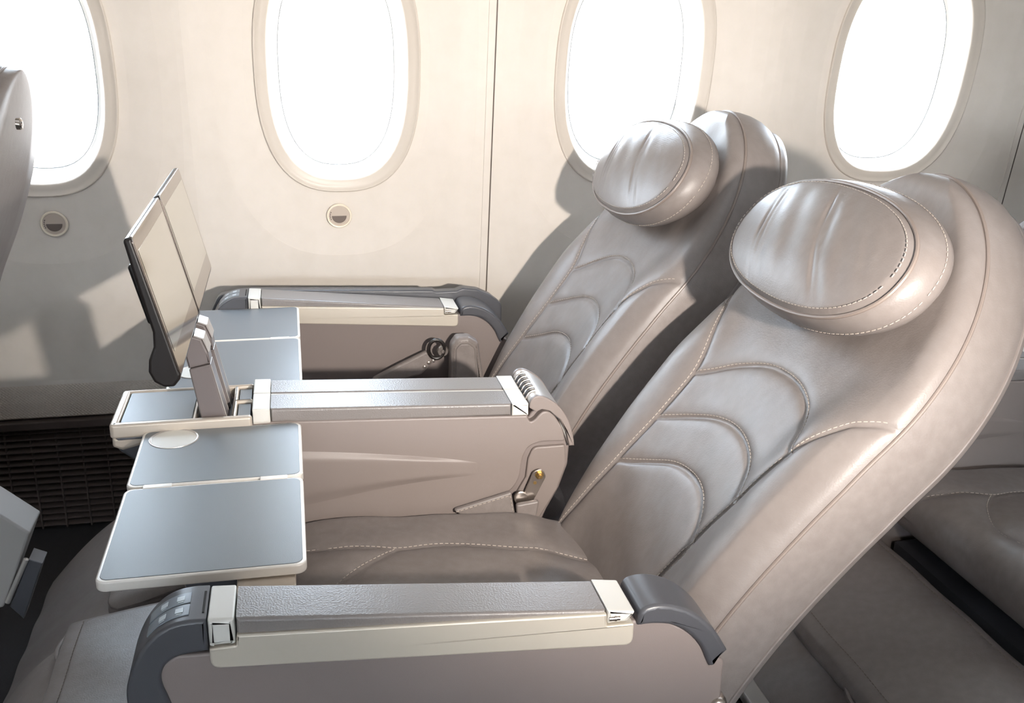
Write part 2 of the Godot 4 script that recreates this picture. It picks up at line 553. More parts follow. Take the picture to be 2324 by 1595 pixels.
const WID := [[0.0, 0.2158], [0.1, 0.2288], [0.2, 0.2353], [0.3, 0.2418], [0.4, 0.2492], [0.5, 0.2567], [0.58, 0.2585], [0.64, 0.2539], [0.7, 0.2409], [0.75, 0.2204], [0.79, 0.1962], [0.83, 0.16], [0.86, 0.1228], [0.883, 0.0856], [0.9, 0.0465], [0.908, 0.0]]
const TOP_S := 0.908
func half_w(s: float) -> float:
	if s >= TOP_S: return 0.0
	if s > 0.58:      # rounded top, an ellipse like superellipse
		var u := (s - 0.58) / (TOP_S - 0.58)
		return 0.2585 * pow(maxf(0.0, 1.0 - pow(u, 2.05)), 0.57)
	for i in WID.size() - 1:
		if s <= WID[i + 1][0]:
			return lerpf(WID[i][1], WID[i + 1][1], (s - WID[i][0]) / (WID[i + 1][0] - WID[i][0]))
	return 0.0

var seams := []      # polylines in (z, s) on the backrest front
func make_seams() -> void:
	var raw := [
		[[-0.245, 0.02], [-0.225, 0.075], [-0.198, 0.149], [-0.176, 0.232], [-0.160, 0.31], [-0.148, 0.402], [-0.148, 0.488], [-0.172, 0.547], [-0.215, 0.598], [-0.248, 0.63]],
		[[0.060, 0.15], [0.088, 0.222], [0.107, 0.278], [0.126, 0.345], [0.151, 0.419], [0.176, 0.491], [0.212, 0.556], [0.230, 0.576], [0.243, 0.588], [0.251, 0.594]],
		[[-0.146, 0.49], [-0.117, 0.511], [-0.079, 0.54], [-0.024, 0.564], [0.028, 0.571], [0.073, 0.567], [0.114, 0.553], [0.149, 0.526], [0.165, 0.503], [0.177, 0.488]],
		[[-0.147, 0.400], [-0.088, 0.436], [-0.033, 0.46], [0.016, 0.469], [0.064, 0.463], [0.104, 0.445], [0.129, 0.42], [0.143, 0.394]],
		[[-0.157, 0.308], [-0.097, 0.343], [-0.044, 0.369], [0.003, 0.378], [0.042, 0.376], [0.075, 0.363], [0.102, 0.34], [0.116, 0.31], [0.108, 0.279], [0.096, 0.242]]]
	for r in raw:
		var a := []
		for p in r: a.append(Vector2(p[0], p[1]))
		seams.append(smooth_path(a, 5))

func seam_dist(p: Vector2) -> float:
	var best := 0.05
	for l in seams:
		for i in l.size() - 1:
			var a: Vector2 = l[i]
			var dx: float = absf(a.x - p.x)
			if dx > best + 0.03: continue
			if absf(a.y - p.y) > best + 0.03: continue
			best = minf(best, p.distance_to(Geometry2D.get_closest_point_to_segment(p, a, l[i + 1])))
	return best

const BC := -0.002       # the backrest's centre line
func front_t(z: float, s: float) -> float:
	var a := z - BC
	var w := half_w(s)
	var fade := smoothstep(0.66, 0.5, s) * smoothstep(-0.05, 0.15, s)
	var t := -0.010 * exp(-pow(a / 0.14, 2.0)) * fade
	var d := minf(w - absf(a), (TOP_S - s) * 1.2)
	var e := clampf(d / 0.035, 0.0, 1.0)
	t += 0.016 * exp(-pow((absf(a) - 0.195) / 0.05, 2.0)) * fade * e
	t -= 0.026 * (1.0 - sqrt(maxf(0.0, 1.0 - (1.0 - e) * (1.0 - e))))
	var g := seam_dist(Vector2(z, s))
	t += -0.0036 * exp(-pow(g / 0.0035, 2.0)) - 0.0022 * exp(-pow(g / 0.012, 2.0))
	t += 0.0007 * sin(z * 55.0 + s * 21.0) * sin(s * 43.0 - z * 13.0) * smoothstep(0.0, 0.06, d)
	return t

func backrest_outline(t: float, grow: float, n := 120) -> PackedVector3Array:
	var o := PackedVector3Array()
	for k in n + 1:       # up the near side, over the top, down the far side
		var u := float(k) / n
		var ph := PI * u
		# even spacing along the contour: sides then top arc
		var s: float
		var sg: float
		if u < 0.5:
			s = TOP_S * sin(ph) ; sg = 1.0
		else:
			s = TOP_S * sin(ph) ; sg = -1.0
		var w := half_w(s)
		var top := s / TOP_S
		o.append(on_back(s + grow * 1.0 * smoothstep(0.6, 1.0, top), BC + sg * (w + grow * 0.4 * smoothstep(0.0, 0.1, w)), t))
	return o

func stitches(mb: MB, path: PackedVector3Array, dash := 0.0045, gap := 0.0030, r := 0.0007) -> void:
	var ends := resample(path, (dash + gap) / 5.0)
	var i := 0
	while i + 3 < ends.size():
		mb.tube(PackedVector3Array([ends[i], ends[i + 3]]), r, 5)
		i += 5

func resample(path: PackedVector3Array, step: float) -> PackedVector3Array:
	var o := PackedVector3Array([path[0]])
	var left := step
	for i in path.size() - 1:
		var a := path[i]
		var b := path[i + 1]
		var L := a.distance_to(b)
		var at := 0.0
		while L - at >= left:
			at += left
			o.append(a.lerp(b, at / L))
			left = step
		left -= L - at
	return o

var K := {}       # shared meshes of the seats
func make_seat_meshes() -> void:
	make_profile()
	make_seams()
	# backrest front
	var rows := []
	var NS := 260
	var NA := 150
	for i in NS + 1:
		var u := float(i) / NS
		var s := TOP_S * (u if u < 0.8 else 0.8 + 0.2 * sin((u - 0.8) / 0.2 * PI / 2))
		var w := half_w(s)
		var row := PackedVector3Array()
		for k in NA + 1:
			var a := -1.0 + 2.0 * k / NA
			a = sin(a * PI / 2) * 0.35 + a * 0.65
			var z := BC + a * w
			row.append(on_back(s, z, front_t(z, s)))
		row.reverse()
		rows.append(row)
	rows.reverse()
	K.back = sheet(rows)
	# side band from the front seam to the back edge
	var n := 160
	var band := []
	for q in [[-0.0255, 0.0], [-0.030, 0.0035], [-0.045, 0.007], [-0.065, 0.009], [-0.085, 0.008], [-0.100, 0.004], [-0.107, -0.001]]:
		var o := backrest_outline(q[0], q[1], n)
		var g: float = clampf((-q[0] - 0.026) / 0.08, 0.0, 1.0)
		for i in o.size():
			pass
		band.append(backrest_outline(q[0], q[1] + 0.03 * g, n) if false else o)
	K.band = sheet(band)
	# hard shell closing the back
	var shell := []
	for q in [[-0.106, 1.0], [-0.118, 0.985], [-0.128, 0.93], [-0.132, 0.6], [-0.132, 0.0]]:
		var o := backrest_outline(q[0], 0.0, n)
		for i in o.size(): o[i].z = BC + (o[i].z - BC) * q[1]
		shell.append(o)
	K.shell = sheet(shell)
	var pp := MB.new()
	pp.tube(resample(backrest_outline(-0.0255, 0.0015, 200), 0.008), 0.0026, 8)
	K.pipe_front = pp.mesh()
	pp = MB.new()
	pp.tube(resample(backrest_outline(-0.107, 0.0, 200), 0.008), 0.0024, 8)
	K.pipe_back = pp.mesh()
	# threads
	var st := MB.new()
	for l in seams:
		for off in [0.0042]:
			var path := PackedVector3Array()
			for i in l.size():
				var p: Vector2 = l[i]
				var tg: Vector2 = (l[mini(i + 1, l.size() - 1)] - l[maxi(i - 1, 0)]).normalized()
				p += Vector2(-tg.y, tg.x) * off
				path.append(on_back(p.y, p.x, front_t(p.x, p.y) + 0.0004))
			stitches(st, resample(path, 0.004))
	K.stitch = st.mesh(60)
	st = MB.new()
	var op := PackedVector3Array()
	for p in resample(backrest_outline(-0.019, -0.012, 240), 0.006): op.append(p)
	stitches(st, op, 0.0042, 0.003, 0.0008)
	K.stitch_edge = st.mesh(60)
	make_headrest()
	make_cushion()

const HC := -0.020      # the pillow sits a little off the centre line
func make_headrest() -> void:
	# a flat oval pillow in front of the backrest; face at t ~ 0.10
	var N := 240
	var face := []
	var R := 70
	for i in R + 1:
		var r := float(i) / R
		var row := PackedVector3Array()
		for k in N:
			var a := -TAU * k / N
			var rr := super_r(a, 0.210, 0.104, 2.25) * r
			var z := cos(a) * rr
			var ds := sin(a) * rr
			var dome := 0.024 * (1.0 - pow(r, 2.6)) - 0.006 * smoothstep(0.93, 1.0, r)
			# pulled folds running up the face
			var fold := 0.0
			for f in [[-0.112, 0.0045, 0.0026], [-0.100, 0.0035, 0.0022], [-0.086, 0.012, 0.0018], [-0.03, 0.018, 0.0012], [0.048, 0.0045, 0.0026], [0.064, 0.012, 0.0024], [0.105, 0.016, 0.0012], [0.15, 0.010, 0.0012]]:
				fold -= 0.75 * f[2] * (0.75 + 0.35 * sin(ds * 70.0 + f[0] * 90.0)) * exp(-pow((z + ds * 0.55 * (1.0 if f[0] < 0 else 1.3) + 0.003 * sin(ds * 45.0 + f[0] * 30.0) - f[0]) / f[1], 2.0))
			dome += fold * (1.0 - pow(r, 6.0)) + 0.0009 * sin(z * 90.0 + ds * 60.0) * (1.0 - r)
			row.append(on_back(0.731 + ds, HC + z, 0.078 + dome))
		face.append(row)
	K.head_face = sheet(face, true)
	var side := []
	for q in [[0.072, 0.210, 0.104, 0.731], [0.069, 0.2145, 0.108, 0.732], [0.060, 0.219, 0.112, 0.735], [0.048, 0.222, 0.115, 0.738], [0.034, 0.221, 0.115, 0.742], [0.022, 0.214, 0.109, 0.745], [0.010, 0.198, 0.096, 0.747], [-0.004, 0.175, 0.07, 0.748], [-0.02, 0.13, 0.05, 0.748]]:
		var row := PackedVector3Array()
		for k in N:
			var a := -TAU * k / N
			var rr := super_r(a, q[1], q[2], 2.25)
			row.append(on_back(q[3] + sin(a) * rr, HC + cos(a) * rr, q[0]))
		side.append(row)
	K.head_side = sheet(side, true)
	var rim := PackedVector3Array()
	var thr := PackedVector3Array()
	var thr2 := PackedVector3Array()
	for k in 160:
		var a := TAU * k / 160
		var rr := super_r(a, 0.211, 0.105, 2.25)
		rim.append(on_back(0.7312 + sin(a) * rr, HC + cos(a) * rr, 0.0725))
		rr = super_r(a, 0.203, 0.097, 2.25)
		thr.append(on_back(0.731 + sin(a) * rr, HC + cos(a) * rr, 0.0815))
		rr = super_r(a, 0.2225, 0.1155, 2.25)
		thr2.append(on_back(0.7405 + sin(a) * rr, HC + cos(a) * rr, 0.040))
	var p := MB.new()
	p.tube(rim, 0.0028, 8, true)
	K.head_pipe = p.mesh()
	p = MB.new()
	stitches(p, resample(thr, 0.004))
	stitches(p, resample(thr2, 0.004), 0.0042, 0.004)
	K.head_stitch = p.mesh(60)

const CUSH := [[0.44, 0.423], [0.385, 0.44], [0.335, 0.456], [0.25, 0.462], [0.15, 0.467], [0.07, 0.472], [0.025, 0.466], [-0.002, 0.446], [-0.006, 0.416], [0.006, 0.386], [0.03, 0.366], [0.07, 0.348], [0.2, 0.342], [0.44, 0.342]]
var cush_seams := []
func cush_groove(x: float, z: float) -> float:
	var best := 0.06
	var p := Vector2(x, z)
	for l in cush_seams:
		for i in l.size() - 1:
			if absf(l[i].x - p.x) > best + 0.03: continue
			best = minf(best, p.distance_to(Geometry2D.get_closest_point_to_segment(p, l[i], l[i + 1])))
	return -0.004 * exp(-pow(best / 0.004, 2.0)) - 0.004 * exp(-pow(best / 0.02, 2.0))

func make_cushion() -> void:
	var l1 := [Vector2(0.41, -0.10), Vector2(0.312, -0.109), Vector2(0.189, -0.132), Vector2(0.122, -0.122), Vector2(0.077, -0.132), Vector2(0.02, -0.150), Vector2(-0.0, -0.17)]
	var l2 := [Vector2(0.122, -0.122), Vector2(0.085, -0.082), Vector2(0.060, -0.036), Vector2(0.052, 0.0), Vector2(0.060, 0.036), Vector2(0.085, 0.082), Vector2(0.122, 0.122)]
	var l3 := []
	for p in l1: l3.append(Vector2(p.x, -p.y))
	for l in [l1, l2, l3]: cush_seams.append(smooth_path(l, 6))
	build_cushion("", 0.0)
	build_cushion("slid_", 0.055)

func build_cushion(pre: String, slid: float) -> void:
	var raw := []
	for p in CUSH: raw.append(Vector2(p[0], p[1]))
	raw.append(raw[0])
	var loop := smooth_path(raw, 8)
	loop.remove_at(loop.size() - 1)
	var mid := Vector2(0.2, 0.40)
	var rows := []
	var NZ := 90
	for i in NZ + 1:
		var a := -1.0 + 2.0 * i / NZ
		var z := signf(a) * 0.243 * (1.0 - pow(1.0 - absf(a), 1.35)) if absf(a) > 0.0 else 0.0
		var edge := clampf((0.243 - absf(z)) / 0.03, 0.0, 1.0)
		var ins := 0.026 * (1.0 - sqrt(maxf(0.0, 1.0 - (1.0 - edge) * (1.0 - edge))))
		var row := PackedVector3Array()
		for p in loop:
			var d: Vector2 = (mid - p)
			var q: Vector2 = p + Vector2(signf(d.x) * minf(absf(d.x), ins), signf(d.y) * minf(absf(d.y), ins))
			var y := q.y
			if p.y > 0.413:
				y += cush_groove(p.x, z) + 0.0035 * exp(-pow(z / 0.12, 2.0)) * smoothstep(0.0, 0.1, p.x)
				y += 0.0016 * sin(p.x * 40.0 + z * 17.0) * sin(z * 31.0 - p.x * 9.0)
			row.append(Vector3(q.x - slid * smoothstep(0.11, 0.0, q.x), y, z))
		rows.append(row)
	K[pre + "cushion"] = sheet(rows, true)
	for e in [0, NZ]:
		var cap := MB.new()
		var r: PackedVector3Array = rows[e]
		var c := Vector3(0.2, 0.40, r[0].z)
		for k in r.size():
			var m := (k + 1) % r.size()
			if e == 0: cap.tri(c, r[m], r[k])
			else: cap.tri(c, r[k], r[m])
		if e == 0: K[pre + "cushion_end_far"] = cap.mesh()
		else: K[pre + "cushion_end"] = cap.mesh()
	var st := MB.new()
	for l in cush_seams:
		var path := PackedVector3Array()
		for i in l.size():
			var tg: Vector2 = (l[mini(i + 1, l.size() - 1)] - l[maxi(i - 1, 0)]).normalized()
			var p: Vector2 = l[i] + Vector2(-tg.y, tg.x) * 0.004
			var y := 0.4665
			for j in CUSH.size() - 1:
				if p.x <= CUSH[j][0] and p.x >= CUSH[j + 1][0]:
					y = lerpf(CUSH[j + 1][1], CUSH[j][1], (p.x - CUSH[j + 1][0]) / (CUSH[j][0] - CUSH[j + 1][0]))
					break
			path.append(Vector3(p.x - slid * smoothstep(0.11, 0.0, p.x), y + cush_groove(p.x, p.y) + 0.0035 * exp(-pow(p.y / 0.12, 2.0)) * smoothstep(0.0, 0.1, p.x) + 0.0016 * sin(p.x * 40.0 + p.y * 17.0) * sin(p.y * 31.0 - p.x * 9.0) + 0.001, p.y))
		stitches(st, resample(path, 0.004), 0.005, 0.003, 0.0008)
	K[pre + "cushion_stitch"] = st.mesh(60)

# leg rest swung up in front of the cushion: profile from its hinge to its foot
func leg_rest(seat: Node3D, ax: float, ay: float, bx: float, by: float, hz: float, reach := 0.15, fall := 0.055) -> void:
	var d := Vector2(bx - ax, by - ay)
	var L := d.length()
	d /= L
	var nrm := Vector2(d.y, -d.x)
	if nrm.y < 0: nrm = -nrm
	var rows := []
	var sect := [[0.0, -0.012], [0.004, -0.004], [0.012, 0.0], [L * 0.3, 0.006], [L * 0.6, 0.006], [L - 0.02, 0.002], [L - 0.005, -0.008], [L, -0.022], [L - 0.006, -0.036], [L - 0.03, -0.042], [L * 0.5, -0.046], [0.02, -0.042], [0.004, -0.034], [0.0, -0.022]]
	var pts := []
	for q in sect: pts.append(Vector2(q[0], q[1]))
	pts.append(pts[0])
	var loop := smooth_path(pts, 4)
	loop.remove_at(loop.size() - 1)
	for i in 41:
		var a := -1.0 + 2.0 * i / 40
		var z := hz * signf(a) * (1.0 - pow(1.0 - absf(a), 1.3))
		var e := clampf((hz - absf(z)) / 0.02, 0.0, 1.0)
		var ins := 0.018 * (1.0 - sqrt(maxf(0.0, 1.0 - (1.0 - e) * (1.0 - e))))
		var row := PackedVector3Array()
		for p in loop:
			var c := Vector2(clampf(p.x, 0.03, L - 0.03), -0.02)
			var v: Vector2 = c - p
			var q: Vector2 = p + v.normalized() * minf(ins, v.length())
			var w := Vector2(ax, ay) + d * q.x + nrm * q.y
			row.append(Vector3(w.x, w.y + 0.0012 * sin(z * 40.0 + p.x * 25.0), z))
		row.reverse()
		rows.append(row)
	var lr := part("leg_rest", sheet(rows, true), M.leather, seat)
	for e in [0, 40]:
		var cap := MB.new()
		var r: PackedVector3Array = rows[e]
		var c := Vector3.ZERO
		for p in r: c += p
		c /= r.size()
		for k in r.size():
			var m := (k + 1) % r.size()
			if e == 0: cap.tri(c, r[m], r[k])
			else: cap.tri(c, r[k], r[m])
		part("leg_rest_side", cap, M.leather, lr)
	var st := MB.new()
	for off in [0.018, L - 0.03]:
		var path := PackedVector3Array()
		for i in 80:
			var z := -hz + 0.02 + (2 * hz - 0.04) * i / 79
			var w: Vector2 = Vector2(ax, ay) + d * off + nrm * 0.004
			path.append(Vector3(w.x, w.y + 0.0012 * sin(z * 40.0 + off * 25.0), z))
		stitches(st, resample(path, 0.004), 0.004, 0.003, 0.0006)
	part("stitching", st, M.thread_dark, lr)
	# slack pocket beyond the leg rest with a wavy mouth
	var pr := []
	for i in 49:
		var u := float(i) / 48
		var z := -hz + 0.012 + (2 * hz - 0.024) * u
		var wave := 0.012 * sin(u * TAU * 1.5 + 0.6) + 0.006 * sin(u * TAU * 3.0)
		var row := PackedVector3Array()
		for k in 15:
			var t := float(k) / 14
			var out := L - 0.012 + wave * (1.0 - t) + reach * t
			var drop := 0.004 - 0.012 * smoothstep(0.0, 0.12, t) - fall * t * (0.5 + 0.5 * t)
			var w := Vector2(ax, ay) + d * out + nrm * (drop - 0.024)
			row.append(Vector3(w.x, w.y + 0.003 * sin(u * 23.0 + t * 5.0) * t, z))
		row.reverse()
		pr.append(row)
	var pk := part("pocket", sheet(pr), M.leather, lr)
	var lipm := MB.new()
	var lp := PackedVector3Array()
	for r in pr: lp.append(r[14] + Vector3(0, 0.002, 0))
	lipm.tube(lp, 0.0035, 8)
	part("pocket_hem", lipm, M.leather, lr)

func make_seat(label: String, z: float, tilt: float, group: String, x := 0.0, leg := [-0.012, 0.352, -0.25, 0.305], reach := 0.15, fall := 0.06, slid := 0.0) -> Node3D:
	var o := thing("airline_seat", label, "seat", Vector3(x, 0, z), group)
	dress_seat(o, tilt, leg, reach, fall, "slid_" if slid > 0.0 else "")
	return o

func dress_seat(o: Node3D, tilt: float, leg: Array, reach: float, fall: float, pre: String) -> void:
	# turn everything of the backrest about its hinge
	var hinge := Vector3(0.40, 0.33, 0)
	var T := Transform3D(Basis(Vector3(0, 0, 1), tilt), Vector3.ZERO)
	T.origin = hinge - T.basis * hinge
	var b := part("backrest", K.back, M.leather, o)
	b.transform = T
	part("side_panel", K.band, M.leather, b)
	part("front_piping", K.pipe_front, M.piping, b)
	part("back_piping", K.pipe_back, M.leather, b)
	part("seam_stitching", K.stitch, M.thread, b)
	part("edge_stitching", K.stitch_edge, M.thread_dark, b)
	var sh := part("back_shell", K.shell, M.leather, o)
	sh.transform = T
	var h := part("headrest", K.head_face, M.leather, o)
	h.transform = T
	part("headrest_side", K.head_side, M.leather, h)
	part("headrest_piping", K.head_pipe, M.piping, h)
	part("headrest_stitching", K.head_stitch, M.thread, h)
	var c := part("seat_cushion", K[pre + "cushion"], M.leather, o)
	c.position.z = 0.016
	part("cushion_side", K[pre + "cushion_end_far"], M.leather, c)
	part("cushion_side", K[pre + "cushion_end"], M.leather, c)
	part("cushion_stitching", K[pre + "cushion_stitch"], M.thread, c)
	var base := MB.new()
	base.extrude(rpoly([[0.02, 0.335], [0.02, 0.28, 0.02], [0.1, 0.2, 0.02], [0.42, 0.2, 0.02], [0.44, 0.3, 0.02], [0.42, 0.345]]), -0.21, 0.24, 0.006)
	var bs := part("seat_pan", base, M.charcoal, o)
	for lx in [0.06, 0.36]:
		for lz in [-0.2, 0.2]:
			var lg := MB.new()
			lg.rbox(Vector3(lx, 0.1025, lz), Vector3(0.04, 0.205, 0.03), 0.006)
			part("leg", lg, M.charcoal, o)
	leg_rest(o, leg[0], leg[1], leg[2], leg[3], 0.235, reach, fall)
	o.get_node("leg_rest").position.z = 0.024

# ---------------------------------------------------------------- armrest consoles
func v2(a: Array) -> PackedVector2Array:
	var o := PackedVector2Array()
	for p in a: o.append(Vector2(p[0], p[1]))
	return o

func make_arm(label: String, zf: float, zb: float, group: String) -> Node3D:
	# zf: the face that carries the trim bar, zb: the other face
	var o := thing("armrest_console", label, "armrest", Vector3(0, 0, zf), group)
	var w := zf - zb
	var lo := -w
	var sp := MB.new()
	sp.extrude(rpoly([[-0.158, 0.60, 0.02], [-0.135, 0.613, 0.012], [0.345, 0.595, 0.005], [0.375, 0.592, 0.02], [0.405, 0.574, 0.02], [0.425, 0.545, 0.02], [0.449, 0.53, 0.008], [0.451, 0.3], [0.44, 0.06, 0.03], [-0.1, 0.06, 0.05], [-0.125, 0.33, 0.05], [-0.146, 0.53, 0.05]]), lo + 0.006, -0.003, 0.003)
	part("side_panel", sp, M.taupe_body, o)
	var bar := MB.new()
	bar.extrude(rpoly([[-0.104, 0.598, 0.010], [-0.104, 0.6205, 0.001], [-0.0785, 0.6215, 0.001], [-0.077, 0.633, 0.001], [0.305, 0.6115, 0.001], [0.306, 0.597, 0.001], [0.3365, 0.5965, 0.002], [0.3365, 0.569, 0.010]]), -0.01, 0.0035, 0.0022)
	part("trim_bar", bar, M.satin, o, "brushed champagne trim bar")
	var pad := MB.new()
	pad.extrude(v2([[-0.077, 0.609], [0.305, 0.600], [0.305, 0.6135], [-0.077, 0.6495]]), lo, -0.001, 0.004)
	part("arm_pad", pad, M.pad, o, "leather arm pad")
	var cl := MB.new()
	cl.extrude(rpoly([[-0.104, 0.622, 0.001], [-0.0785, 0.6225, 0.001], [-0.0785, 0.651, 0.0025], [-0.104, 0.6525, 0.0025]]), lo - 0.001, 0.0025, 0.005)
	part("front_clamp", cl, M.white_satin, o, "pale satin clamp")
	var cp := MB.new()
	cp.extrude(rpoly([[0.3065, 0.5985, 0.001], [0.329, 0.5985, 0.003], [0.3385, 0.610, 0.002], [0.3065, 0.6145, 0.001]]), lo - 0.001, 0.0015, 0.003)
	part("rear_clamp", cp, M.white_satin, o, "pale satin clamp")
	var pin := MB.new()
	pin.xf = Transform3D(Basis(Vector3(0, 0, 1), PI / 2), Vector3(0.3145, 0.604, 0.0005))
	pin.lathe(PackedVector2Array([Vector2(0, -0.006), Vector2(0.003, -0.006), Vector2(0.003, -0.002), Vector2(0.0036, -0.002), Vector2(0.0036, 0.0), Vector2(0.003, 0.0), Vector2(0.003, 0.006), Vector2(0, 0.006)]), 14)
	part("hinge_pin", pin, M.steel, o)
	var ec := MB.new()
	ec.extrude(PackedVector2Array(smooth_path([Vector2(0.341, 0.5935), Vector2(0.342, 0.606), Vector2(0.349, 0.6135), Vector2(0.366, 0.6155), Vector2(0.387, 0.6105), Vector2(0.408, 0.599), Vector2(0.431, 0.5765), Vector2(0.4495, 0.547)], 5)) + smooth_path([Vector2(0.430, 0.528), Vector2(0.425, 0.538), Vector2(0.4165, 0.557), Vector2(0.402, 0.574), Vector2(0.384, 0.5865), Vector2(0.363, 0.5915), Vector2(0.3415, 0.592)], 5), lo - 0.002, 0.003, 0.005)
	part("end_cap", ec, M.charcoal, o, "curved charcoal end cap")
	var sh := MB.new()
	var outer := smooth_path([Vector2(-0.105, 0.6525), Vector2(-0.122, 0.653), Vector2(-0.138, 0.650), Vector2(-0.154, 0.641), Vector2(-0.168, 0.625), Vector2(-0.180, 0.601), Vector2(-0.1865, 0.575), Vector2(-0.184, 0.545), Vector2(-0.172, 0.49), Vector2(-0.158, 0.42), Vector2(-0.15, 0.33)], 5)
	var inner := smooth_path([Vector2(-0.12, 0.33), Vector2(-0.122, 0.42), Vector2(-0.134, 0.51), Vector2(-0.146, 0.562), Vector2(-0.1515, 0.583), Vector2(-0.151, 0.597), Vector2(-0.144, 0.608), Vector2(-0.131, 0.6145), Vector2(-0.105, 0.617)], 5)
	sh.extrude(outer + inner, lo - 0.002, 0.0015, 0.004)
	var shp := part("front_shroud", sh, M.charcoal, o, "curved charcoal front shroud")
	# recline and leg rest switches let into the top of the shroud
	for k in 2:
		var a := PackedVector2Array()
		var b := PackedVector2Array()
		for i in range(5, 19):
			var tg := (outer[i + 1] - outer[i - 1]).normalized()
			var nn := Vector2(tg.y, -tg.x)
			if nn.y < 0: nn = -nn
			a.append(outer[i] + nn * 0.0009)
			b.append(outer[i] - nn * 0.002)
		b.reverse()
		var sw := MB.new()
		var z0: float = lo * (0.80 - 0.34 * k)
		sw.extrude(a + b, z0, z0 - lo * 0.30, 0.0005, 2)
		var swp := part("switch", sw, M.button, shp)
		for i in 2:
			var ic := MB.new()
			var c := outer[8 + i * 5]
			var tg2 := (outer[9 + i * 5] - outer[7 + i * 5]).normalized()
			ic.xf = Transform3D(Basis(Vector3(tg2.x, tg2.y, 0), Vector3(-tg2.y, tg2.x, 0), Vector3(0, 0, 1)), Vector3(c.x, c.y, z0 - lo * 0.15))
			ic.rbox(Vector3(0, -0.0011, 0), Vector3(0.008, 0.0006, 0.0085), 0.0002, 1)
			ic.rbox(Vector3(0.0, -0.0011, 0.0062), Vector3(0.006, 0.0006, 0.0012), 0.0002, 1)
			part("symbol", ic, M.icon, shp)
	var slot := MB.new()
	slot.rbox(Vector3(-0.1085, 0.6529, lo / 2), Vector3(0.0022, 0.0012, w * 0.62), 0.0003, 1)
	part("switch_gap", slot, M.dark_gap, shp)
	return o

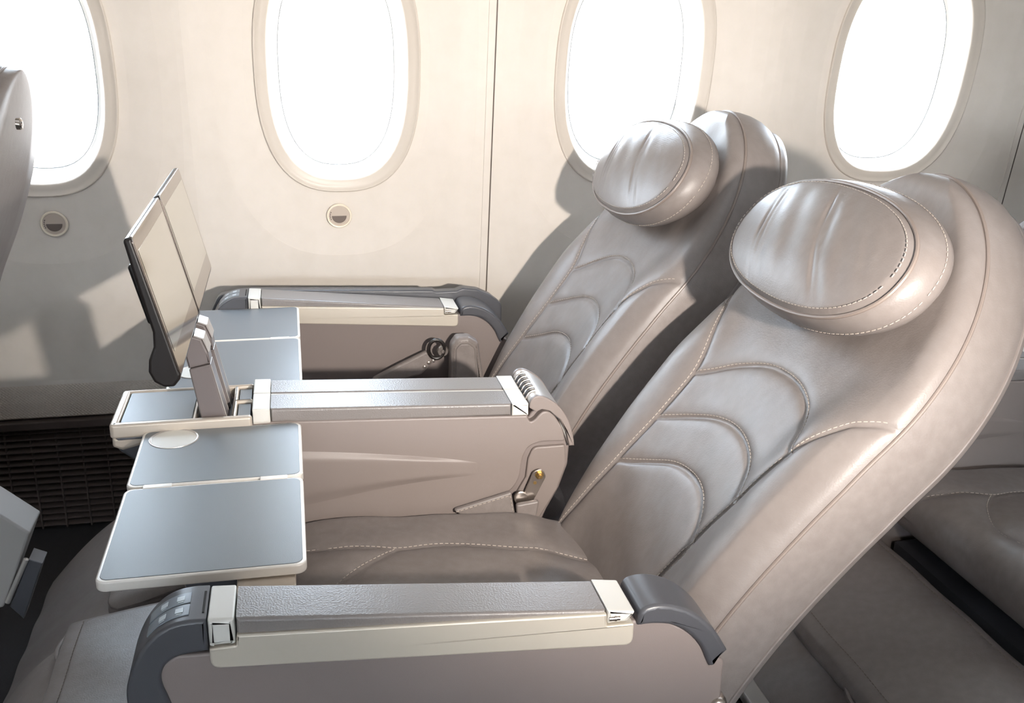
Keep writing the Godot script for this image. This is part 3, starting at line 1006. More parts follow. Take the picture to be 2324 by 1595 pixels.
# ---------------------------------------------------------------- centre console
const CZ0 := 0.655
const CZ1 := 0.797
func make_console(label: String, x: float, group: String) -> Node3D:
	var o := thing("centre_console", label, "console", Vector3(x, 0.0549, 0.1042), group)
	o.scale = Vector3.ONE * 0.955
	var body := MB.new()
	var rear := smooth_path([Vector2(0.3635, 0.586), Vector2(0.366, 0.579), Vector2(0.3705, 0.586), Vector2(0.377, 0.5955), Vector2(0.386, 0.6005), Vector2(0.398, 0.5975), Vector2(0.413, 0.5855), Vector2(0.4265, 0.562), Vector2(0.4335, 0.534)], 4)
	var poly := PackedVector2Array([Vector2(-0.235, 0.598)])
	poly += rear
	poly += PackedVector2Array([Vector2(0.439, 0.526), Vector2(0.437, 0.487), Vector2(0.423, 0.444), Vector2(0.402, 0.404), Vector2(0.392, 0.38), Vector2(0.392, -0.057), Vector2(-0.15, -0.057), Vector2(-0.205, 0.30), Vector2(-0.24, 0.50)])
	body.extrude(poly, CZ0 + 0.015, CZ1 - 0.015, 0.004)
	part("body", body, M.taupe_body, o)
	for sgn in [1, -1]:
		var cov := MB.new()
		var cin := smooth_path([Vector2(0.3600, 0.587), Vector2(0.3655, 0.5765), Vector2(0.3735, 0.5795), Vector2(0.380, 0.587), Vector2(0.388, 0.5925), Vector2(0.398, 0.591), Vector2(0.4095, 0.580), Vector2(0.421, 0.560), Vector2(0.4265, 0.540)], 4)
		var rec := smooth_path([Vector2(0.4235, 0.5365), Vector2(0.400, 0.5375), Vector2(0.379, 0.5365), Vector2(0.364, 0.5295), Vector2(0.3555, 0.515), Vector2(0.3520, 0.497), Vector2(0.3490, 0.476), Vector2(0.3400, 0.459), Vector2(0.326, 0.442), Vector2(0.317, 0.41), Vector2(0.315, 0.38)], 4)
		var cp := PackedVector2Array([Vector2(-0.225, 0.598), Vector2(-0.05, 0.6045)])
		cp += cin
		cp += rec
		cp += PackedVector2Array([Vector2(0.315, 0.1), Vector2(-0.14, 0.1), Vector2(-0.19, 0.3), Vector2(-0.225, 0.5)])
		if sgn > 0: cov.extrude(cp, CZ1 - 0.018, CZ1, 0.003)
		else: cov.extrude(cp, CZ0, CZ0 + 0.018, 0.003)
		var cv := part("side_cover", cov, M.taupe, o)
		# long embossed sweep across the cover
		var rows := []
		for i in 61:
			var u := float(i) / 60
			var px := -0.20 + 0.50 * u
			var top := 0.5655 - 0.02 * u - 0.038 * u * u
			var bot := 0.430 + 0.052 * smoothstep(0.0, 0.9, u)
			bot = minf(bot, top - 0.002)
			var lift := 0.0055 * smoothstep(1.0, 0.72, u) * smoothstep(0.0, 0.1, u)
			var row := PackedVector3Array()
			for k in 21:
				var t := k / 20.0
				var h := lift * smoothstep(0.0, 0.14, t) * (1.0 - smoothstep(0.70, 1.0, t))
				var zz := CZ1 - 0.0004 + h if sgn > 0 else CZ0 + 0.0004 - h
				row.append(Vector3(px, lerpf(top, bot, t), zz))
			if sgn > 0: row.reverse()
			rows.append(row)
		rows.reverse()
		part("embossed_sweep", sheet(rows), M.taupe, cv)
	var plate := MB.new()
	plate.extrude(rpoly([[0.430, 0.5255, 0.004], [0.374, 0.5255, 0.014], [0.3655, 0.505, 0.02], [0.362, 0.470, 0.01], [0.345, 0.44, 0.02], [0.340, 0.30], [0.386, 0.30], [0.386, 0.388], [0.418, 0.442, 0.02], [0.4325, 0.487, 0.02]]), CZ1 - 0.02, CZ1 - 0.009, 0.003)
	part("recess_plate", plate, M.taupe, o)
	# two arm pads with a pale strip between
	for k in 2:
		var z0: float = [0.7265, CZ0 + 0.003][k]
		var z1: float = [CZ1 - 0.003, 0.7215][k]
		var pad := MB.new()
		pad.extrude(v2([[-0.0525, 0.600], [0.3335, 0.588], [0.3335, 0.6085], [-0.0525, 0.6255]]), z0, z1, 0.0045)
		part("arm_pad", pad, M.pad, o, "leather arm pad")
		var cl := MB.new()
		cl.extrude(rpoly([[-0.0805, 0.598], [-0.0535, 0.598], [-0.0535, 0.6265, 0.002], [-0.0805, 0.6275, 0.002]]), z0 - (0.0015 if k == 0 else 0.002), z1 + (0.002 if k == 0 else 0.0015), 0.002)
		part("front_clamp", cl, M.white_satin, o, "pale satin clamp")
		var cr := MB.new()
		cr.extrude(rpoly([[0.3345, 0.588], [0.3625, 0.587, 0.002], [0.3625, 0.6085, 0.002], [0.3345, 0.6095, 0.001]]), z0 - (0.0015 if k == 0 else 0.002), z1 + (0.002 if k == 0 else 0.0015), 0.003)
		part("rear_clamp", cr, M.white_satin, o, "pale satin clamp")
	var strip := MB.new()
	strip.extrude(v2([[-0.053, 0.60], [0.334, 0.59], [0.334, 0.6072], [-0.053, 0.6242]]), 0.7225, 0.7255, 0.0005, 1)
	part("centre_strip", strip, M.white_satin, o)
	# rounded metal end with a row of coils in front
	var ec := MB.new()
	var eo := smooth_path([Vector2(0.3645, 0.600), Vector2(0.3655, 0.611), Vector2(0.372, 0.6185), Vector2(0.383, 0.6195), Vector2(0.399, 0.6115), Vector2(0.4155, 0.597), Vector2(0.4305, 0.573), Vector2(0.4395, 0.545), Vector2(0.442, 0.528)], 5)
	ec.extrude(eo + v2([[0.434, 0.528], [0.415, 0.575], [0.39, 0.595]]), CZ0 + 0.008, CZ1 - 0.008, 0.001)
	for zz in [[CZ0 - 0.0005, CZ0 + 0.0085], [CZ1 - 0.0085, CZ1 + 0.0005]]:
		var ck := MB.new()
		var cheek := PackedVector2Array()
		for q in eo: cheek.append(q + (q - Vector2(0.388, 0.575)).normalized() * 0.0012)
		ck.extrude(cheek + v2([[0.434, 0.5275], [0.428, 0.555], [0.415, 0.578], [0.398, 0.593], [0.385, 0.597], [0.375, 0.593]]), zz[0], zz[1], 0.002)
		part("end_cheek", ck, M.taupe, o)
	part("end_roll", ec, M.silver, o, "satin silver rolled end")
	for i in 11:
		var z := 0.7700 - i * 0.0088
		var ring := PackedVector3Array()
		for k in 13:
			var p: Vector2 = eo[2 + k]
			var c := Vector2(0.388, 0.597)
			ring.append(Vector3(p.x, p.y, z) + Vector3((p - c).normalized().x, (p - c).normalized().y, 0) * 0.0006)
		var tb := MB.new()
		tb.tube(ring, 0.0021, 8)
		part("coil", tb, M.charcoal if i % 2 == 1 else M.steel, o)
	# front frame holding the monitor arms
	var fr := MB.new()
	fr.xf = Transform3D(Basis(Vector3(1, 0, 0), Vector3(0, 0, -1), Vector3(0, 1, 0)), Vector3.ZERO)
	# plan polygons: x, -z; build four rails
	var zf := 0.8125
	var zb := 0.660
	var y0 := 0.599
	var y1 := 0.6215
	var rail := func(x0: float, x1: float, za: float, zc: float, ya: float, yb: float, r: float) -> void:
		fr.extrude(MB.rrect(x0, -zc, x1, -za, r), ya, yb, minf(0.004, (yb - ya) * 0.4))
	rail.call(-0.288, -0.081, zf - 0.013, zf, y0, y1, 0.005)
	rail.call(-0.288, -0.081, zb, zb + 0.009, y0, y1, 0.004)
	rail.call(-0.290, -0.277, zb, zf, y0, y1, 0.006)
	rail.call(-0.170, -0.165, zb + 0.006, zf - 0.008, y0, y1 - 0.0008, 0.0015)
	rail.call(-0.112, -0.105, zb + 0.006, zf - 0.008, y0, y1 - 0.0008, 0.0015)
	rail.call(-0.112, -0.081, 0.729, 0.737, y0, y1 - 0.0006, 0.002)
	var frp := part("front_frame", fr, M.champagne, o, "rounded satin metal frame")
	var flo := MB.new()
	flo.xf = fr.xf
	flo.extrude(MB.rrect(-0.286, -(zf - 0.002), -0.081, -(zb + 0.002), 0.008), 0.594, 0.6005, 0.002)
	part("frame_floor", flo, M.charcoal, frp)
	var inl := MB.new()
	inl.xf = fr.xf
	inl.extrude(MB.rrect(-0.2755, -(zf - 0.0145), -0.1705, -(zb + 0.0105), 0.003), 0.600, 0.6195, 0.0012)
	part("frame_inlay", inl, M.laminate, frp, "blue-grey inlay")
	for k in 2:
		var wi := MB.new()
		wi.xf = fr.xf
		var za: float = [0.739, 0.671][k]
		wi.extrude(MB.rrect(-0.1035, -(za + 0.056), -0.084, -za, 0.002), 0.600, 0.6160, 0.001)
		part("frame_inset", wi, M.laminate, frp)
	# nose under the frame
	var nose := MB.new()
	nose.extrude(rpoly([[-0.284, 0.599, 0.004], [-0.284, 0.575, 0.012], [-0.25, 0.545, 0.03], [-0.235, 0.48, 0.03], [-0.19, 0.25, 0.02], [-0.12, 0.25], [-0.12, 0.599]]), zb + 0.008, zf - 0.012, 0.008)
	part("nose", nose, M.charcoal, o)
	var nb := MB.new()
	nb.extrude(rpoly([[-0.2875, 0.600, 0.004], [-0.2885, 0.585, 0.006], [-0.274, 0.578, 0.004], [-0.22, 0.592, 0.01], [-0.2, 0.600]]), zb + 0.002, zf - 0.002, 0.005)
	part("nose_band", nb, M.champagne, o)
	return o

# ---------------------------------------------------------------- trays and monitors
func make_tray(label: String, y: float, x0: float, x1: float, leaves: Array, bracket: Array, cup: Array) -> Node3D:
	var o := thing("tray_table", label, "tray table", Vector3((x0 + x1) / 2, y, leaves[0][0]), "folding tray tables")
	var O := o.position
	var flat := Transform3D(Basis(Vector3(1, 0, 0), Vector3(0, 0, -1), Vector3(0, 1, 0)), -O)
	for i in leaves.size():
		var z0: float = leaves[i][0]
		var z1: float = leaves[i][1]
		var rim := MB.new()
		rim.xf = flat
		var outline := MB.rrect(x0, -z1, x1, -z0, 0.012, 5)
		rim.extrude(outline, y - 0.0125, y, 0.0022)
		var lf := part("leaf", rim, M.tray_rim, o, "pale rimmed tray leaf")
		var top := MB.new()
		top.xf = flat
		top.extrude(MB.rrect(x0 + 0.0042, -z1 + 0.0042, x1 - 0.0042, -z0 - 0.0042, 0.010, 5), y - 0.004, y + 0.0006, 0.0005, 1)
		part("laminate_top", top, M.laminate, lf, "blue-grey laminate surface")
		if i == cup[0]:
			var cu := MB.new()
			cu.xf = Transform3D(Basis(), Vector3(cup[1], y, cup[2]) - O)
			cu.lathe(PackedVector2Array([Vector2(0.0345, 0.0004), Vector2(0.0340, 0.0016), Vector2(0.0325, 0.0018), Vector2(0.0312, 0.0010), Vector2(0.0308, 0.0007)]), 48)
			part("cup_ring", cu, M.silver, lf)
			var cd := MB.new()
			cd.xf = cu.xf
			cd.lathe(PackedVector2Array([Vector2(0.0310, 0.0008), Vector2(0.0, 0.0009)]), 48)
			part("cup_rest", cd, M.cup, lf, "white round cup rest")
	# hinge between the leaves
	var hz: float = (leaves[0][1] + leaves[1][0]) / 2
	for hx in [[x0 + 0.022, x0 + 0.058], [x1 - 0.056, x1 - 0.020]]:
		var h := MB.new()
		h.rbox(Vector3((hx[0] + hx[1]) / 2, y - 0.003, hz) - O, Vector3(hx[1] - hx[0], 0.0085, 0.0115), 0.0015, 2)
		part("hinge", h, M.tray_rim, o)
	var hb := MB.new()
	hb.rbox(Vector3((x0 + x1) / 2, y - 0.0075, hz) - O, Vector3(x1 - x0 - 0.14, 0.007, 0.006), 0.002, 2)
	part("hinge_rod", hb, M.champagne, o)
	# bracket to the armrest: [x0, x1, z near tray, z at the arm]
	var bk := MB.new()
	bk.rbox(Vector3((bracket[0] + bracket[1]) / 2, y - 0.017, (bracket[2] + bracket[3]) / 2) - O, Vector3(bracket[1] - bracket[0], 0.006, absf(bracket[3] - bracket[2])), 0.002, 2)
	part("bracket", bk, M.champagne, o)
	for k in 3:
		var xa: float = lerpf(bracket[0], bracket[1], [0.0, 0.24, 0.8][k]) - 0.001
		var xb: float = lerpf(bracket[0], bracket[1], [0.235, 0.79, 1.0][k]) + 0.0005
		var kn := MB.new()
		kn.xf = Transform3D(Basis(Vector3(0, 0, 1), -PI / 2), Vector3((xa + xb) / 2, y - 0.0185, bracket[4]) - O)
		var hl := (xb - xa) / 2
		kn.lathe(PackedVector2Array([Vector2(0, -hl), Vector2(0.0065, -hl), Vector2(0.0075, -hl + 0.001), Vector2(0.0075, hl - 0.001), Vector2(0.0065, hl), Vector2(0, hl)]), 20)
		part("knuckle", kn, M.champagne, o)
	var sc := MB.new()
	sc.xf = Transform3D(Basis(Vector3.RIGHT, 1.0), Vector3((bracket[0] + bracket[1]) / 2, y - 0.0185 + 0.004, bracket[4] + 0.0063) - O)
	sc.lathe(PackedVector2Array([Vector2(0.0018, 0), Vector2(0.0015, 0.0004), Vector2(0, 0.0004)]), 10)
	part("screw", sc, M.brass, o)
	return o

func make_monitor(label: String, z0: float, z1: float, near_end: bool, zs: float) -> Node3D:
	# screen between z0 < z1, arm standing at zs
	var o := thing("seat_monitor", label, "monitor", Vector3(-0.15, 0.60, zs), "seat monitors on folding arms")
	var O := o.position
	o.scale = Vector3.ONE * 0.955
	o.position = O * 0.955 + Vector3(0, 0.0549, 0.1042)
	var tl := Vector2(-0.197, 0.951)      # screen top and bottom in side view
	var bl := Vector2(-0.1535, 0.768)
	var d := (bl - tl).normalized()
	var n := Vector2(-d.y, d.x)
	if n.x < 0: n = -n                     # out of the screen
	var L := tl.distance_to(bl)
	var at := func(u: float, h: float) -> Vector2: return tl + d * u + n * h
	var case_ := MB.new()
	case_.xf = Transform3D(Basis(), -O)
	var prof := PackedVector2Array()
	for q in [[0.000, -0.0012], [0.0, -0.010], [0.004, -0.0125], [0.05, -0.0145], [L * 0.66, -0.0165], [L * 0.76, -0.022], [L * 0.84, -0.033], [L * 0.92, -0.0385], [L * 1.0, -0.036], [L * 1.055, -0.026], [L * 1.07, -0.014], [L * 1.03, -0.004], [L * 0.998, -0.0012]]:
		prof.append(at.call(q[0], q[1]))
	var pr2 := []
	for p in prof: pr2.append([p.x, p.y, 0.006])
	case_.extrude(rpoly(pr2, 4), z0, z1, 0.004)
	part("casing", case_, M.black, o, "dark brown plastic casing")
	var basis := Basis(Vector3(0, 0, -1), Vector3(-d.x, -d.y, 0), Vector3(n.x, n.y, 0))
	var mid: Vector2 = at.call(L / 2, -0.0012)
	var W := z1 - z0
	var fr := MB.new()
	fr.xf = Transform3D(basis, Vector3(mid.x, mid.y, (z0 + z1) / 2) - O)
	fr.extrude(MB.rrect(-W / 2, -L / 2, W / 2, L / 2, 0.008, 5), -0.0022, 0.0, 0.0006, 2)
	part("frame_edge", fr, M.dark_chrome, o)
	var gl := MB.new()
	gl.xf = fr.xf
	gl.extrude(MB.rrect(-W / 2 + 0.0016, -L / 2 + 0.0016, W / 2 - 0.0016, L / 2 - 0.0016, 0.007, 5), -0.001, 0.0004, 0.0002, 1)
	part("glass_border", gl, M.screen_edge, o)
	var sc := MB.new()
	sc.xf = fr.xf
	sc.extrude(MB.rrect(-W / 2 + 0.012, -L / 2 + 0.030, W / 2 - 0.012, L / 2 - 0.020, 0.001, 1), 0.0, 0.0007, 0.0)
	part("screen", sc, M.screen, o, "blank reflective screen")
	# mount box behind
	var mb := MB.new()
	mb.xf = Transform3D(basis, Vector3(mid.x, mid.y, (z0 + z1) / 2) - O)
	mb.rbox(Vector3(0, 0.005, -0.023), Vector3(0.15, 0.085, 0.018), 0.005)
	part("mount_box", mb, M.black, o)
	# folding arm: lower post, upper post with a bright cap
	var low := MB.new()
	low.xf = Transform3D(Basis(), Vector3(0, 0, zs) - O)
	low.extrude(rpoly([[-0.156, 0.603], [-0.117, 0.603, 0.003], [-0.137, 0.704, 0.002], [-0.1695, 0.6975, 0.003]]), -0.021, 0.021, 0.003)
	part("lower_post", low, M.stem, o)
	var upm := MB.new()
	upm.xf = low.xf
	upm.extrude(rpoly([[-0.1698, 0.6985, 0.001], [-0.1372, 0.705, 0.001], [-0.1395, 0.722, 0.002], [-0.1475, 0.744, 0.003], [-0.167, 0.752, 0.003], [-0.178, 0.742, 0.003]]), -0.0205, 0.0205, 0.003)
	part("upper_post", upm, M.stem, o)
	var cap := MB.new()
	cap.xf = low.xf
	cap.extrude(rpoly([[-0.1465, 0.7435, 0.001], [-0.139, 0.722, 0.0005], [-0.1375, 0.7235, 0.0005], [-0.1445, 0.7455, 0.002], [-0.1665, 0.7545, 0.001], [-0.168, 0.7525, 0.0005]]), -0.0195, 0.0195, 0.0006, 1)
	part("bright_cap", cap, M.silver, o, "bright metal cap")
	var groove := MB.new()
	groove.xf = low.xf
	for s in [1, -1]:
		groove.extrude(v2([[-0.121, 0.608], [-0.117, 0.608], [-0.1365, 0.702], [-0.1405, 0.702]]), s * 0.0185 - 0.001 + (0.0 if s > 0 else 0.0), s * 0.0185 + 0.001, 0.0004, 1)
	part("edge_strip", groove, M.silver, o)
	var jn := MB.new()
	jn.xf = Transform3D(Basis(Vector3.RIGHT, PI / 2), Vector3(-0.166, 0.755, (clampf(zs, z0, z1) + zs) / 2) - O)
	var hl: float = absf(clampf(zs, z0 + 0.02, z1 - 0.02) - zs) / 2 + 0.02
	jn.lathe(PackedVector2Array([Vector2(0, -hl), Vector2(0.009, -hl), Vector2(0.009, hl), Vector2(0, hl)]), 16)
	part("hinge_barrel", jn, M.black, o)
	return o

# ---------------------------------------------------------------- lights
func build_light() -> void:
	var cam := Camera3D.new()
	cam.name = "camera"
	add_child(cam)
	cam.fov = rad_to_deg(2.0 * atan(797.5 / 2300.0))
	# rows of the fitted orientation are the world axes seen by the camera
	cam.transform = Transform3D(Basis(Vector3(0.97792569, 0.01682024, 0.20827489), Vector3(0.05039657, 0.94834311, -0.31321804), Vector3(-0.20278446, 0.31680031, 0.9265614)).orthonormalized(), Vector3(0, 1.22, 2.315))
	cam.current = true
	var we := WorldEnvironment.new()
	we.name = "world"
	var env := Environment.new()
	env.background_mode = Environment.BG_SKY
	var sky := Sky.new()
	var sm := ProceduralSkyMaterial.new()
	sm.sky_top_color = Color(0.84, 0.92, 1.0)
	sm.sky_horizon_color = Color(0.94, 0.97, 1.0)
	sm.ground_bottom_color = Color(0.82, 0.82, 0.82)
	sm.ground_horizon_color = Color(0.95, 0.95, 0.95)
	sm.sun_angle_max = 0.0
	sm.energy_multiplier = 22.0
	sky.sky_material = sm
	env.sky = sky
	env.ambient_light_source = Environment.AMBIENT_SOURCE_SKY
	env.tonemap_mode = Environment.TONE_MAPPER_LINEAR
	env.tonemap_exposure = 1.15
	env.sdfgi_enabled = true
	env.ssao_enabled = true
	env.ssil_enabled = true
	we.environment = env
	add_child(we)
	# the photographer's lamp, just right of the camera: hard-edged shadows on the side wall
	var lp := Vector3(0.52, 1.13, 2.33)
	var aim := Vector3(0.40, 0.90, 0.0)
	var o := thing("lamp_on_stand", "small photographic lamp on a black stand behind the armrests", "lamp", Vector3(lp.x, 0, lp.z + 0.05))
	var O := o.position
	var head := MB.new()
	var fwd := (aim - lp).normalized()
	var side := fwd.cross(Vector3.UP).normalized()
	var hx := Basis(side, -fwd.cross(side).normalized() * -1.0, -fwd)
	head.xf = Transform3D(hx, lp - fwd * 0.045 - O)
	head.rbox(Vector3.ZERO, Vector3(0.11, 0.09, 0.06), 0.008)
	part("lamp_head", head, M.charcoal, o)
	var glow := MB.new()
	glow.xf = Transform3D(hx, lp - fwd * 0.012 - O)
	glow.rbox(Vector3.ZERO, Vector3(0.09, 0.07, 0.004), 0.001, 1)
	var gm := mat(Color.WHITE, 0.5)
	gm.emission_enabled = true
	gm.emission = Color(1.0, 0.95, 0.88)
	gm.emission_energy_multiplier = 4.0
	part("lamp_lens", glow, gm, o)
	var pole := MB.new()
	pole.tube(PackedVector3Array([Vector3(0, 0.02, 0.03), lp - fwd * 0.09 - O + Vector3(0, -0.03, 0)]), 0.012, 12)
	part("pole", pole, M.black, o)
	for k in 3:
		var an := TAU * k / 3 + 0.5
		var lg := MB.new()
		lg.tube(PackedVector3Array([Vector3(0, 0.35, 0.03), Vector3(cos(an) * 0.3, 0.012, 0.03 + sin(an) * 0.3)]), 0.008, 8)
		part("leg", lg, M.black, o)
	var sl := SpotLight3D.new()
	sl.name = "lamp_beam"
	sl.light_color = Color(1.0, 0.965, 0.925)
	sl.light_energy = 4.1
	sl.light_size = 0.022
	sl.spot_angle = 34.0
	sl.spot_angle_attenuation = 1.0
	sl.spot_range = 12.0
	sl.spot_attenuation = 2.0
	sl.shadow_enabled = true
	add_child(sl)
	sl.look_at_from_position(lp, aim)
	# cabin light strips along the ceiling
	for k in 2:
		var zc: float = [1.15, 3.4][k]
		var st := thing("ceiling_light_strip", ["long white light strip in the ceiling over the seats", "long white light strip in the ceiling across the aisle"][k], "ceiling light", Vector3(0.5, 2.09, zc))
		var a := MB.new()
		a.rbox(Vector3.ZERO, Vector3(5.0, 0.014, 0.22), 0.004, 1)
		var em := mat(Color.WHITE, 0.5)
		em.emission_enabled = true
		em.emission = Color(0.94, 0.97, 1.0)
		em.emission_energy_multiplier = 0.6
		part("diffuser", a, em, st)
		var al := AreaLight3D.new()
		al.name = "strip_light"
		al.area_size = Vector2(5.0, 0.2)
		al.light_color = Color(0.90, 0.95, 1.0)
		al.light_energy = 0.6
		al.area_normalize_energy = true
		al.shadow_enabled = true
		al.area_range = 12.0
		add_child(al, true)
		al.position = Vector3(0.5, 2.078, zc)
		al.rotation.x = -PI / 2

# ---------------------------------------------------------------- assembly
func _ready() -> void:
	make_materials()
	build_light()
	build_shell()
	build_side()
	make_seat_meshes()
	var grp := "reclining leather cabin seats"
	make_seat("reclined taupe leather seat beside the aisle, behind the blue-grey tray table", SEAT_Z, 0.0, grp, 0.0, [-0.06, 0.372, -0.37, 0.338], 0.14, 0.10, 0.055)
	make_seat("reclined taupe leather seat next to the windows, between wall and centre console", WINDOW_SEAT_Z, 0.065, grp, 0.0, [-0.012, 0.352, -0.35, 0.262], 0.25, 0.115, 0.055)
	var aisle_arm := make_arm("aisle-side armrest console with champagne trim bar and charcoal end cap", 1.4165, 1.352, "armrest consoles")
	pivot_knob(aisle_arm)
	var wall_arm := make_arm("wall-side armrest console in front of the window panel", 0.2225, 0.145, "armrest consoles")
	var ledge := MB.new()
	ledge.xf = Transform3D(Basis(), -wall_arm.position)
	ledge.extrude(rpoly([[-0.192, 0.590, 0.02], [-0.168, 0.637, 0.02], [-0.129, 0.6425, 0.02], [-0.1, 0.646, 0.002], [0.293, 0.6305, 0.002], [0.300, 0.627, 0.001], [0.345, 0.627, 0.002], [0.362, 0.633, 0.01], [0.395, 0.628, 0.02], [0.424, 0.614, 0.02], [0.450, 0.592, 0.02], [0.452, 0.02], [-0.15, 0.02], [-0.175, 0.45, 0.1]]), 0.112, 0.1415, 0.004)
	part("wall_side_cover", ledge, M.charcoal, wall_arm, "dark brown cover along the wall")
	make_console("wide centre console with two arm pads between the reclined seats", 0.0, "centre consoles")
	make_tray("open blue-grey tray table between the aisle armrest and the centre console", 0.634, -0.2305, -0.0065, [[0.876, 1.0625], [1.0665, 1.2955]], [-0.083, -0.019, 1.27, 1.325, 1.3245], [0, -0.185, 0.911])
	make_tray("open blue-grey tray table between the wall-side armrest and the centre console", 0.629, -0.2205, -0.0015, [[0.224, 0.4365], [0.4405, 0.690]], [-0.078, -0.018, 0.215, 0.25, 0.2165], [1, -0.176, 0.610])
	make_monitor("upright seat monitor hanging over the aisle-side tray table", 0.729, 1.02, true, 0.7725)
	make_monitor("upright seat monitor hanging over the window-side tray table", 0.425, 0.7195, false, 0.6995)
	# row behind and row in front
	var behind := make_seat("leather seat with extended leg rest behind the aisle seat", SEAT_Z, 0.02, grp, ROW_PITCH)
	footrest_bar(behind)
	make_seat("leather seat behind the window seat, mostly hidden", WINDOW_SEAT_Z, -0.07, grp, ROW_PITCH)
	make_console("centre console of the row behind, partly hidden by the aisle seat", ROW_PITCH, "centre consoles")
	var front := make_seat("upright leather seat in front of the first window", WINDOW_SEAT_Z, 0.33, grp, -1.15)
	front_details(front)
	belts()

func pivot_knob(arm: Node3D) -> void:
	var k := MB.new()
	k.xf = Transform3D(Basis(Vector3.RIGHT, PI / 2), Vector3(0.447, 0.470, -0.02))
	k.lathe(PackedVector2Array([Vector2(0, -0.03), Vector2(0.012, -0.03), Vector2(0.012, 0.012), Vector2(0.0105, 0.018), Vector2(0.0075, 0.022), Vector2(0.0, 0.024)]), 24)
	part("pivot_knob", k, M.steel, arm, "chrome pivot knob")

func footrest_bar(seat: Node3D) -> void:
	var b := MB.new()
	b.rbox(Vector3(-0.345, 0.222, 0.0), Vector3(0.034, 0.018, 0.46), 0.005)
	var bar := part("footrest_bar", b, M.silver, seat, "satin metal footrest bar")
	var c := MB.new()
	c.rbox(Vector3(-0.362, 0.196, 0.0), Vector3(0.03, 0.03, 0.46), 0.005)
	part("bar_tread", c, M.black, bar)
	for z in [-0.19, 0.19]:
		var a := MB.new()
		a.tube(PackedVector3Array([Vector3(-0.345, 0.215, z), Vector3(-0.2, 0.27, z), Vector3(0.04, 0.31, z)]), 0.008, 8)
		part("bar_arm", a, M.charcoal, bar)

func front_details(seat: Node3D) -> void:
	# button pulled into the back of the front seat, and its lower rear panel with a metal rod
	var X := seat.position
	var n := MB.new()
	n.xf = Transform3D(Basis(Vector3(0, 0, 1), -PI / 2), Vector3(-0.408, 1.045, 0.60) - X)
	n.lathe(PackedVector2Array([Vector2(0.009, -0.004), Vector2(0.009, 0.002), Vector2(0.007, 0.004), Vector2(0.004, 0.0035), Vector2(0.003, 0.002), Vector2(0, 0.002)]), 20)
	part("button", n, M.steel, seat, "small metal button")
	var p := MB.new()
	p.xf = Transform3D(Basis(), -X)
	p.extrude(rpoly([[-0.64, 0.46, 0.02], [-0.52, 0.46, 0.03], [-0.452, 0.396, 0.004], [-0.510, 0.262, 0.004], [-0.64, 0.24, 0.02]]), 0.62, 0.70, 0.004)
	part("lower_back_panel", p, M.panel_grey, seat, "grey lower back panel")
	var r := MB.new()
	r.xf = p.xf
	r.tube(PackedVector3Array([Vector3(-0.463, 0.350, 0.702), Vector3(-0.502, 0.272, 0.702)]), 0.0045, 10)
	part("rod", r, M.silver, seat, "bright metal rod")
	var h := MB.new()
	h.xf = p.xf
	h.extrude(v2([[-0.460, 0.348], [-0.440, 0.338], [-0.482, 0.236], [-0.500, 0.262]]), 0.66, 0.70, 0.002)
	part("hinge_plate", h, M.charcoal, seat)

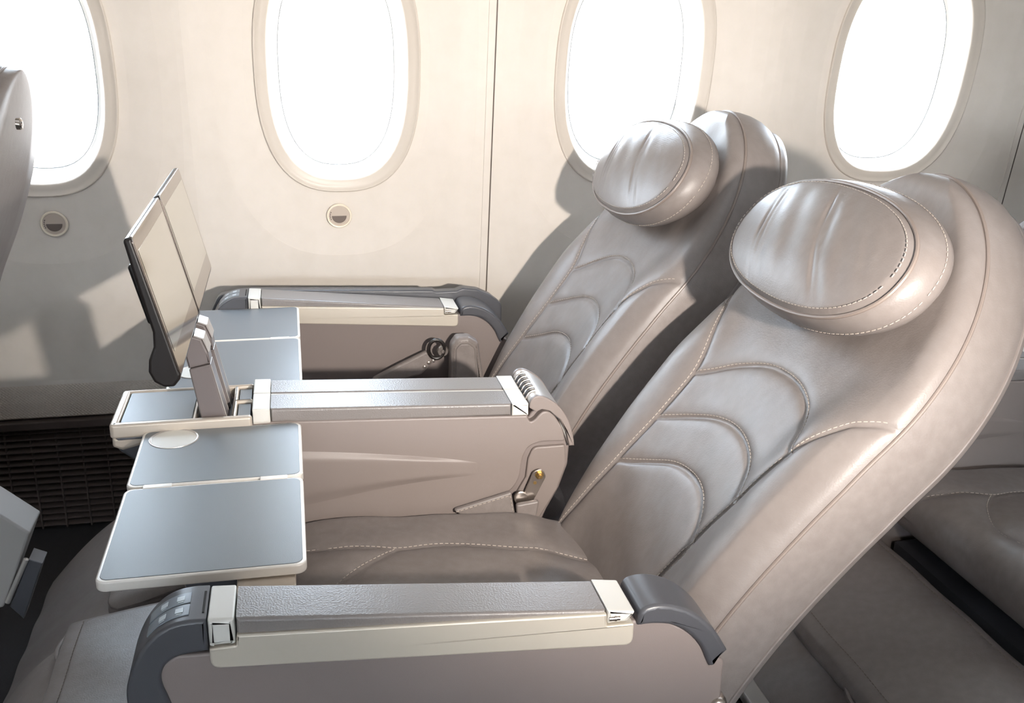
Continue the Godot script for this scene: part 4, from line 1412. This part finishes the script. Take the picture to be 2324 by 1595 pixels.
func belts() -> void:
	# belt anchor on the centre console, with its leather sleeve on the cushion
	var o := thing("belt_anchor", "steel belt anchor strap with brass nut and leather sleeve on the centre console", "belt anchor", Vector3(0.35, 0.48, 0.868), "belt fittings")
	var X := o.position
	var f := func(a: Array) -> Transform3D: return Transform3D(Basis(), Vector3(0, 0, a[0]) - X)
	var st := MB.new()
	st.xf = f.call([0.0])
	st.extrude(rpoly([[0.334, 0.462, 0.003], [0.352, 0.456, 0.003], [0.377, 0.508, 0.010], [0.371, 0.524, 0.010], [0.356, 0.518, 0.009]]), 0.864, 0.8675, 0.0008, 2)
	part("strap", st, M.steel, o, "steel strap")
	var nut := MB.new()
	nut.xf = Transform3D(Basis(Vector3.RIGHT, PI / 2), Vector3(0.3655, 0.5125, 0.8675) - X)
	nut.lathe(PackedVector2Array([Vector2(0.0075, 0), Vector2(0.0075, 0.0015), Vector2(0.006, 0.0015), Vector2(0.006, 0.0055), Vector2(0.005, 0.0065), Vector2(0.0035, 0.0065), Vector2(0.003, 0.010), Vector2(0, 0.0105)]), 6)
	part("nut", nut, M.brass, o, "brass nut")
	var hole := MB.new()
	hole.xf = Transform3D(Basis(Vector3.RIGHT, PI / 2), Vector3(0.3588, 0.4985, 0.8675) - X)
	hole.lathe(PackedVector2Array([Vector2(0.003, 0), Vector2(0.0026, 0.0008), Vector2(0, 0.0006)]), 12)
	part("rivet", hole, M.brass, o)
	var disc := MB.new()
	disc.xf = Transform3D(Basis(Vector3.RIGHT, PI / 2), Vector3(0.336, 0.474, 0.866) - X)
	disc.lathe(PackedVector2Array([Vector2(0.0115, 0), Vector2(0.0115, 0.003), Vector2(0.009, 0.0045), Vector2(0, 0.0045)]), 24)
	part("clasp_disc", disc, M.steel, o)
	for q in [[[[0.222, 0.466, 0.004], [0.318, 0.490, 0.003], [0.330, 0.420, 0.004], [0.262, 0.440, 0.02]], 0.872, "sleeve"], [[[0.325, 0.470, 0.004], [0.363, 0.474, 0.004], [0.352, 0.405, 0.006], [0.330, 0.395, 0.004]], 0.879, "sleeve_fold"]]:
		var sl := MB.new()
		sl.xf = f.call([0.0])
		sl.extrude(rpoly(q[0]), q[1] - 0.004, q[1] + 0.006, 0.003)
		part(q[2], sl, M.leather, o)
	var th := MB.new()
	th.xf = f.call([0.0])
	stitches(th, PackedVector3Array([Vector3(0.228, 0.4635, 0.8785), Vector3(0.313, 0.4845, 0.8785)]))
	stitches(th, PackedVector3Array([Vector3(0.3155, 0.4845, 0.8785), Vector3(0.3262, 0.426, 0.8785)]))
	part("sleeve_stitching", th, M.thread, o)
	# buckle and leather pouch against the wall-side armrest
	var b := thing("belt_buckle", "leather belt with chrome buckle lying against the wall-side armrest", "belt buckle", Vector3(0.28, 0.5, 0.25), "belt fittings")
	var Y := b.position
	var be := MB.new()
	be.xf = Transform3D(Basis(), -Y)
	be.extrude(rpoly([[0.140, 0.470, 0.01], [0.205, 0.502, 0.02], [0.262, 0.528, 0.006], [0.281, 0.508, 0.006], [0.25, 0.475, 0.02], [0.16, 0.455, 0.01]]), 0.246, 0.262, 0.005)
	part("leather_belt", be, M.leather, b)
	var ring := PackedVector3Array()
	for k in 24:
		var a := TAU * k / 24
		ring.append(Vector3(0.283 + cos(a) * 0.017, 0.532 + sin(a) * 0.021, 0.262))
	var rg := MB.new()
	rg.xf = be.xf
	rg.tube(ring, 0.0042, 8, true)
	part("buckle_ring", rg, M.black, b)
	var hub := MB.new()
	hub.xf = Transform3D(Basis(Vector3.RIGHT, PI / 2), Vector3(0.297, 0.527, 0.258) - Y)
	hub.lathe(PackedVector2Array([Vector2(0.013, 0), Vector2(0.013, 0.004), Vector2(0.011, 0.006), Vector2(0.005, 0.006), Vector2(0.004, 0.008), Vector2(0, 0.008)]), 20)
	part("buckle_hub", hub, M.steel, b, "chrome hub")
	for q in [[0.276, 0.506], [0.266, 0.502], [0.257, 0.493]]:
		var dt := MB.new()
		dt.xf = Transform3D(Basis(Vector3.RIGHT, PI / 2), Vector3(q[0], q[1], 0.262) - Y)
		dt.lathe(PackedVector2Array([Vector2(0.0042, 0), Vector2(0.0036, 0.002), Vector2(0, 0.0032)]), 14)
		part("stud", dt, M.steel, b)
	var po := thing("leather_pouch", "upright grey leather pouch with stitched border beside the belt buckle", "pouch", Vector3(0.345, 0.45, 0.26), "")
	var Z := po.position
	var pm := MB.new()
	pm.xf = Transform3D(Basis(), -Z)
	pm.extrude(rpoly([[0.309, 0.45, 0.004], [0.312, 0.545, 0.02], [0.325, 0.563, 0.012], [0.352, 0.563, 0.014], [0.372, 0.548, 0.014], [0.385, 0.45, 0.004]], 6), 0.246, 0.285, 0.010)
	part("pouch_body", pm, M.leather, po)
	var pc := MB.new()
	pc.xf = pm.xf
	pc.extrude(rpoly([[0.3205, 0.45, 0.002], [0.3215, 0.538, 0.010], [0.332, 0.550, 0.008], [0.350, 0.549, 0.010], [0.362, 0.538, 0.010], [0.372, 0.45, 0.002]], 6), 0.280, 0.288, 0.003)
	part("pouch_front", pc, M.leather, po)
	var ps := MB.new()
	ps.xf = pm.xf
	stitches(ps, PackedVector3Array([Vector3(0.3165, 0.452, 0.2853), Vector3(0.3180, 0.541, 0.2853), Vector3(0.330, 0.5545, 0.2853), Vector3(0.351, 0.5535, 0.2853), Vector3(0.3665, 0.541, 0.2853), Vector3(0.3765, 0.452, 0.2853)]), 0.004, 0.003, 0.0006)
	part("pouch_stitching", ps, M.thread_dark, po)
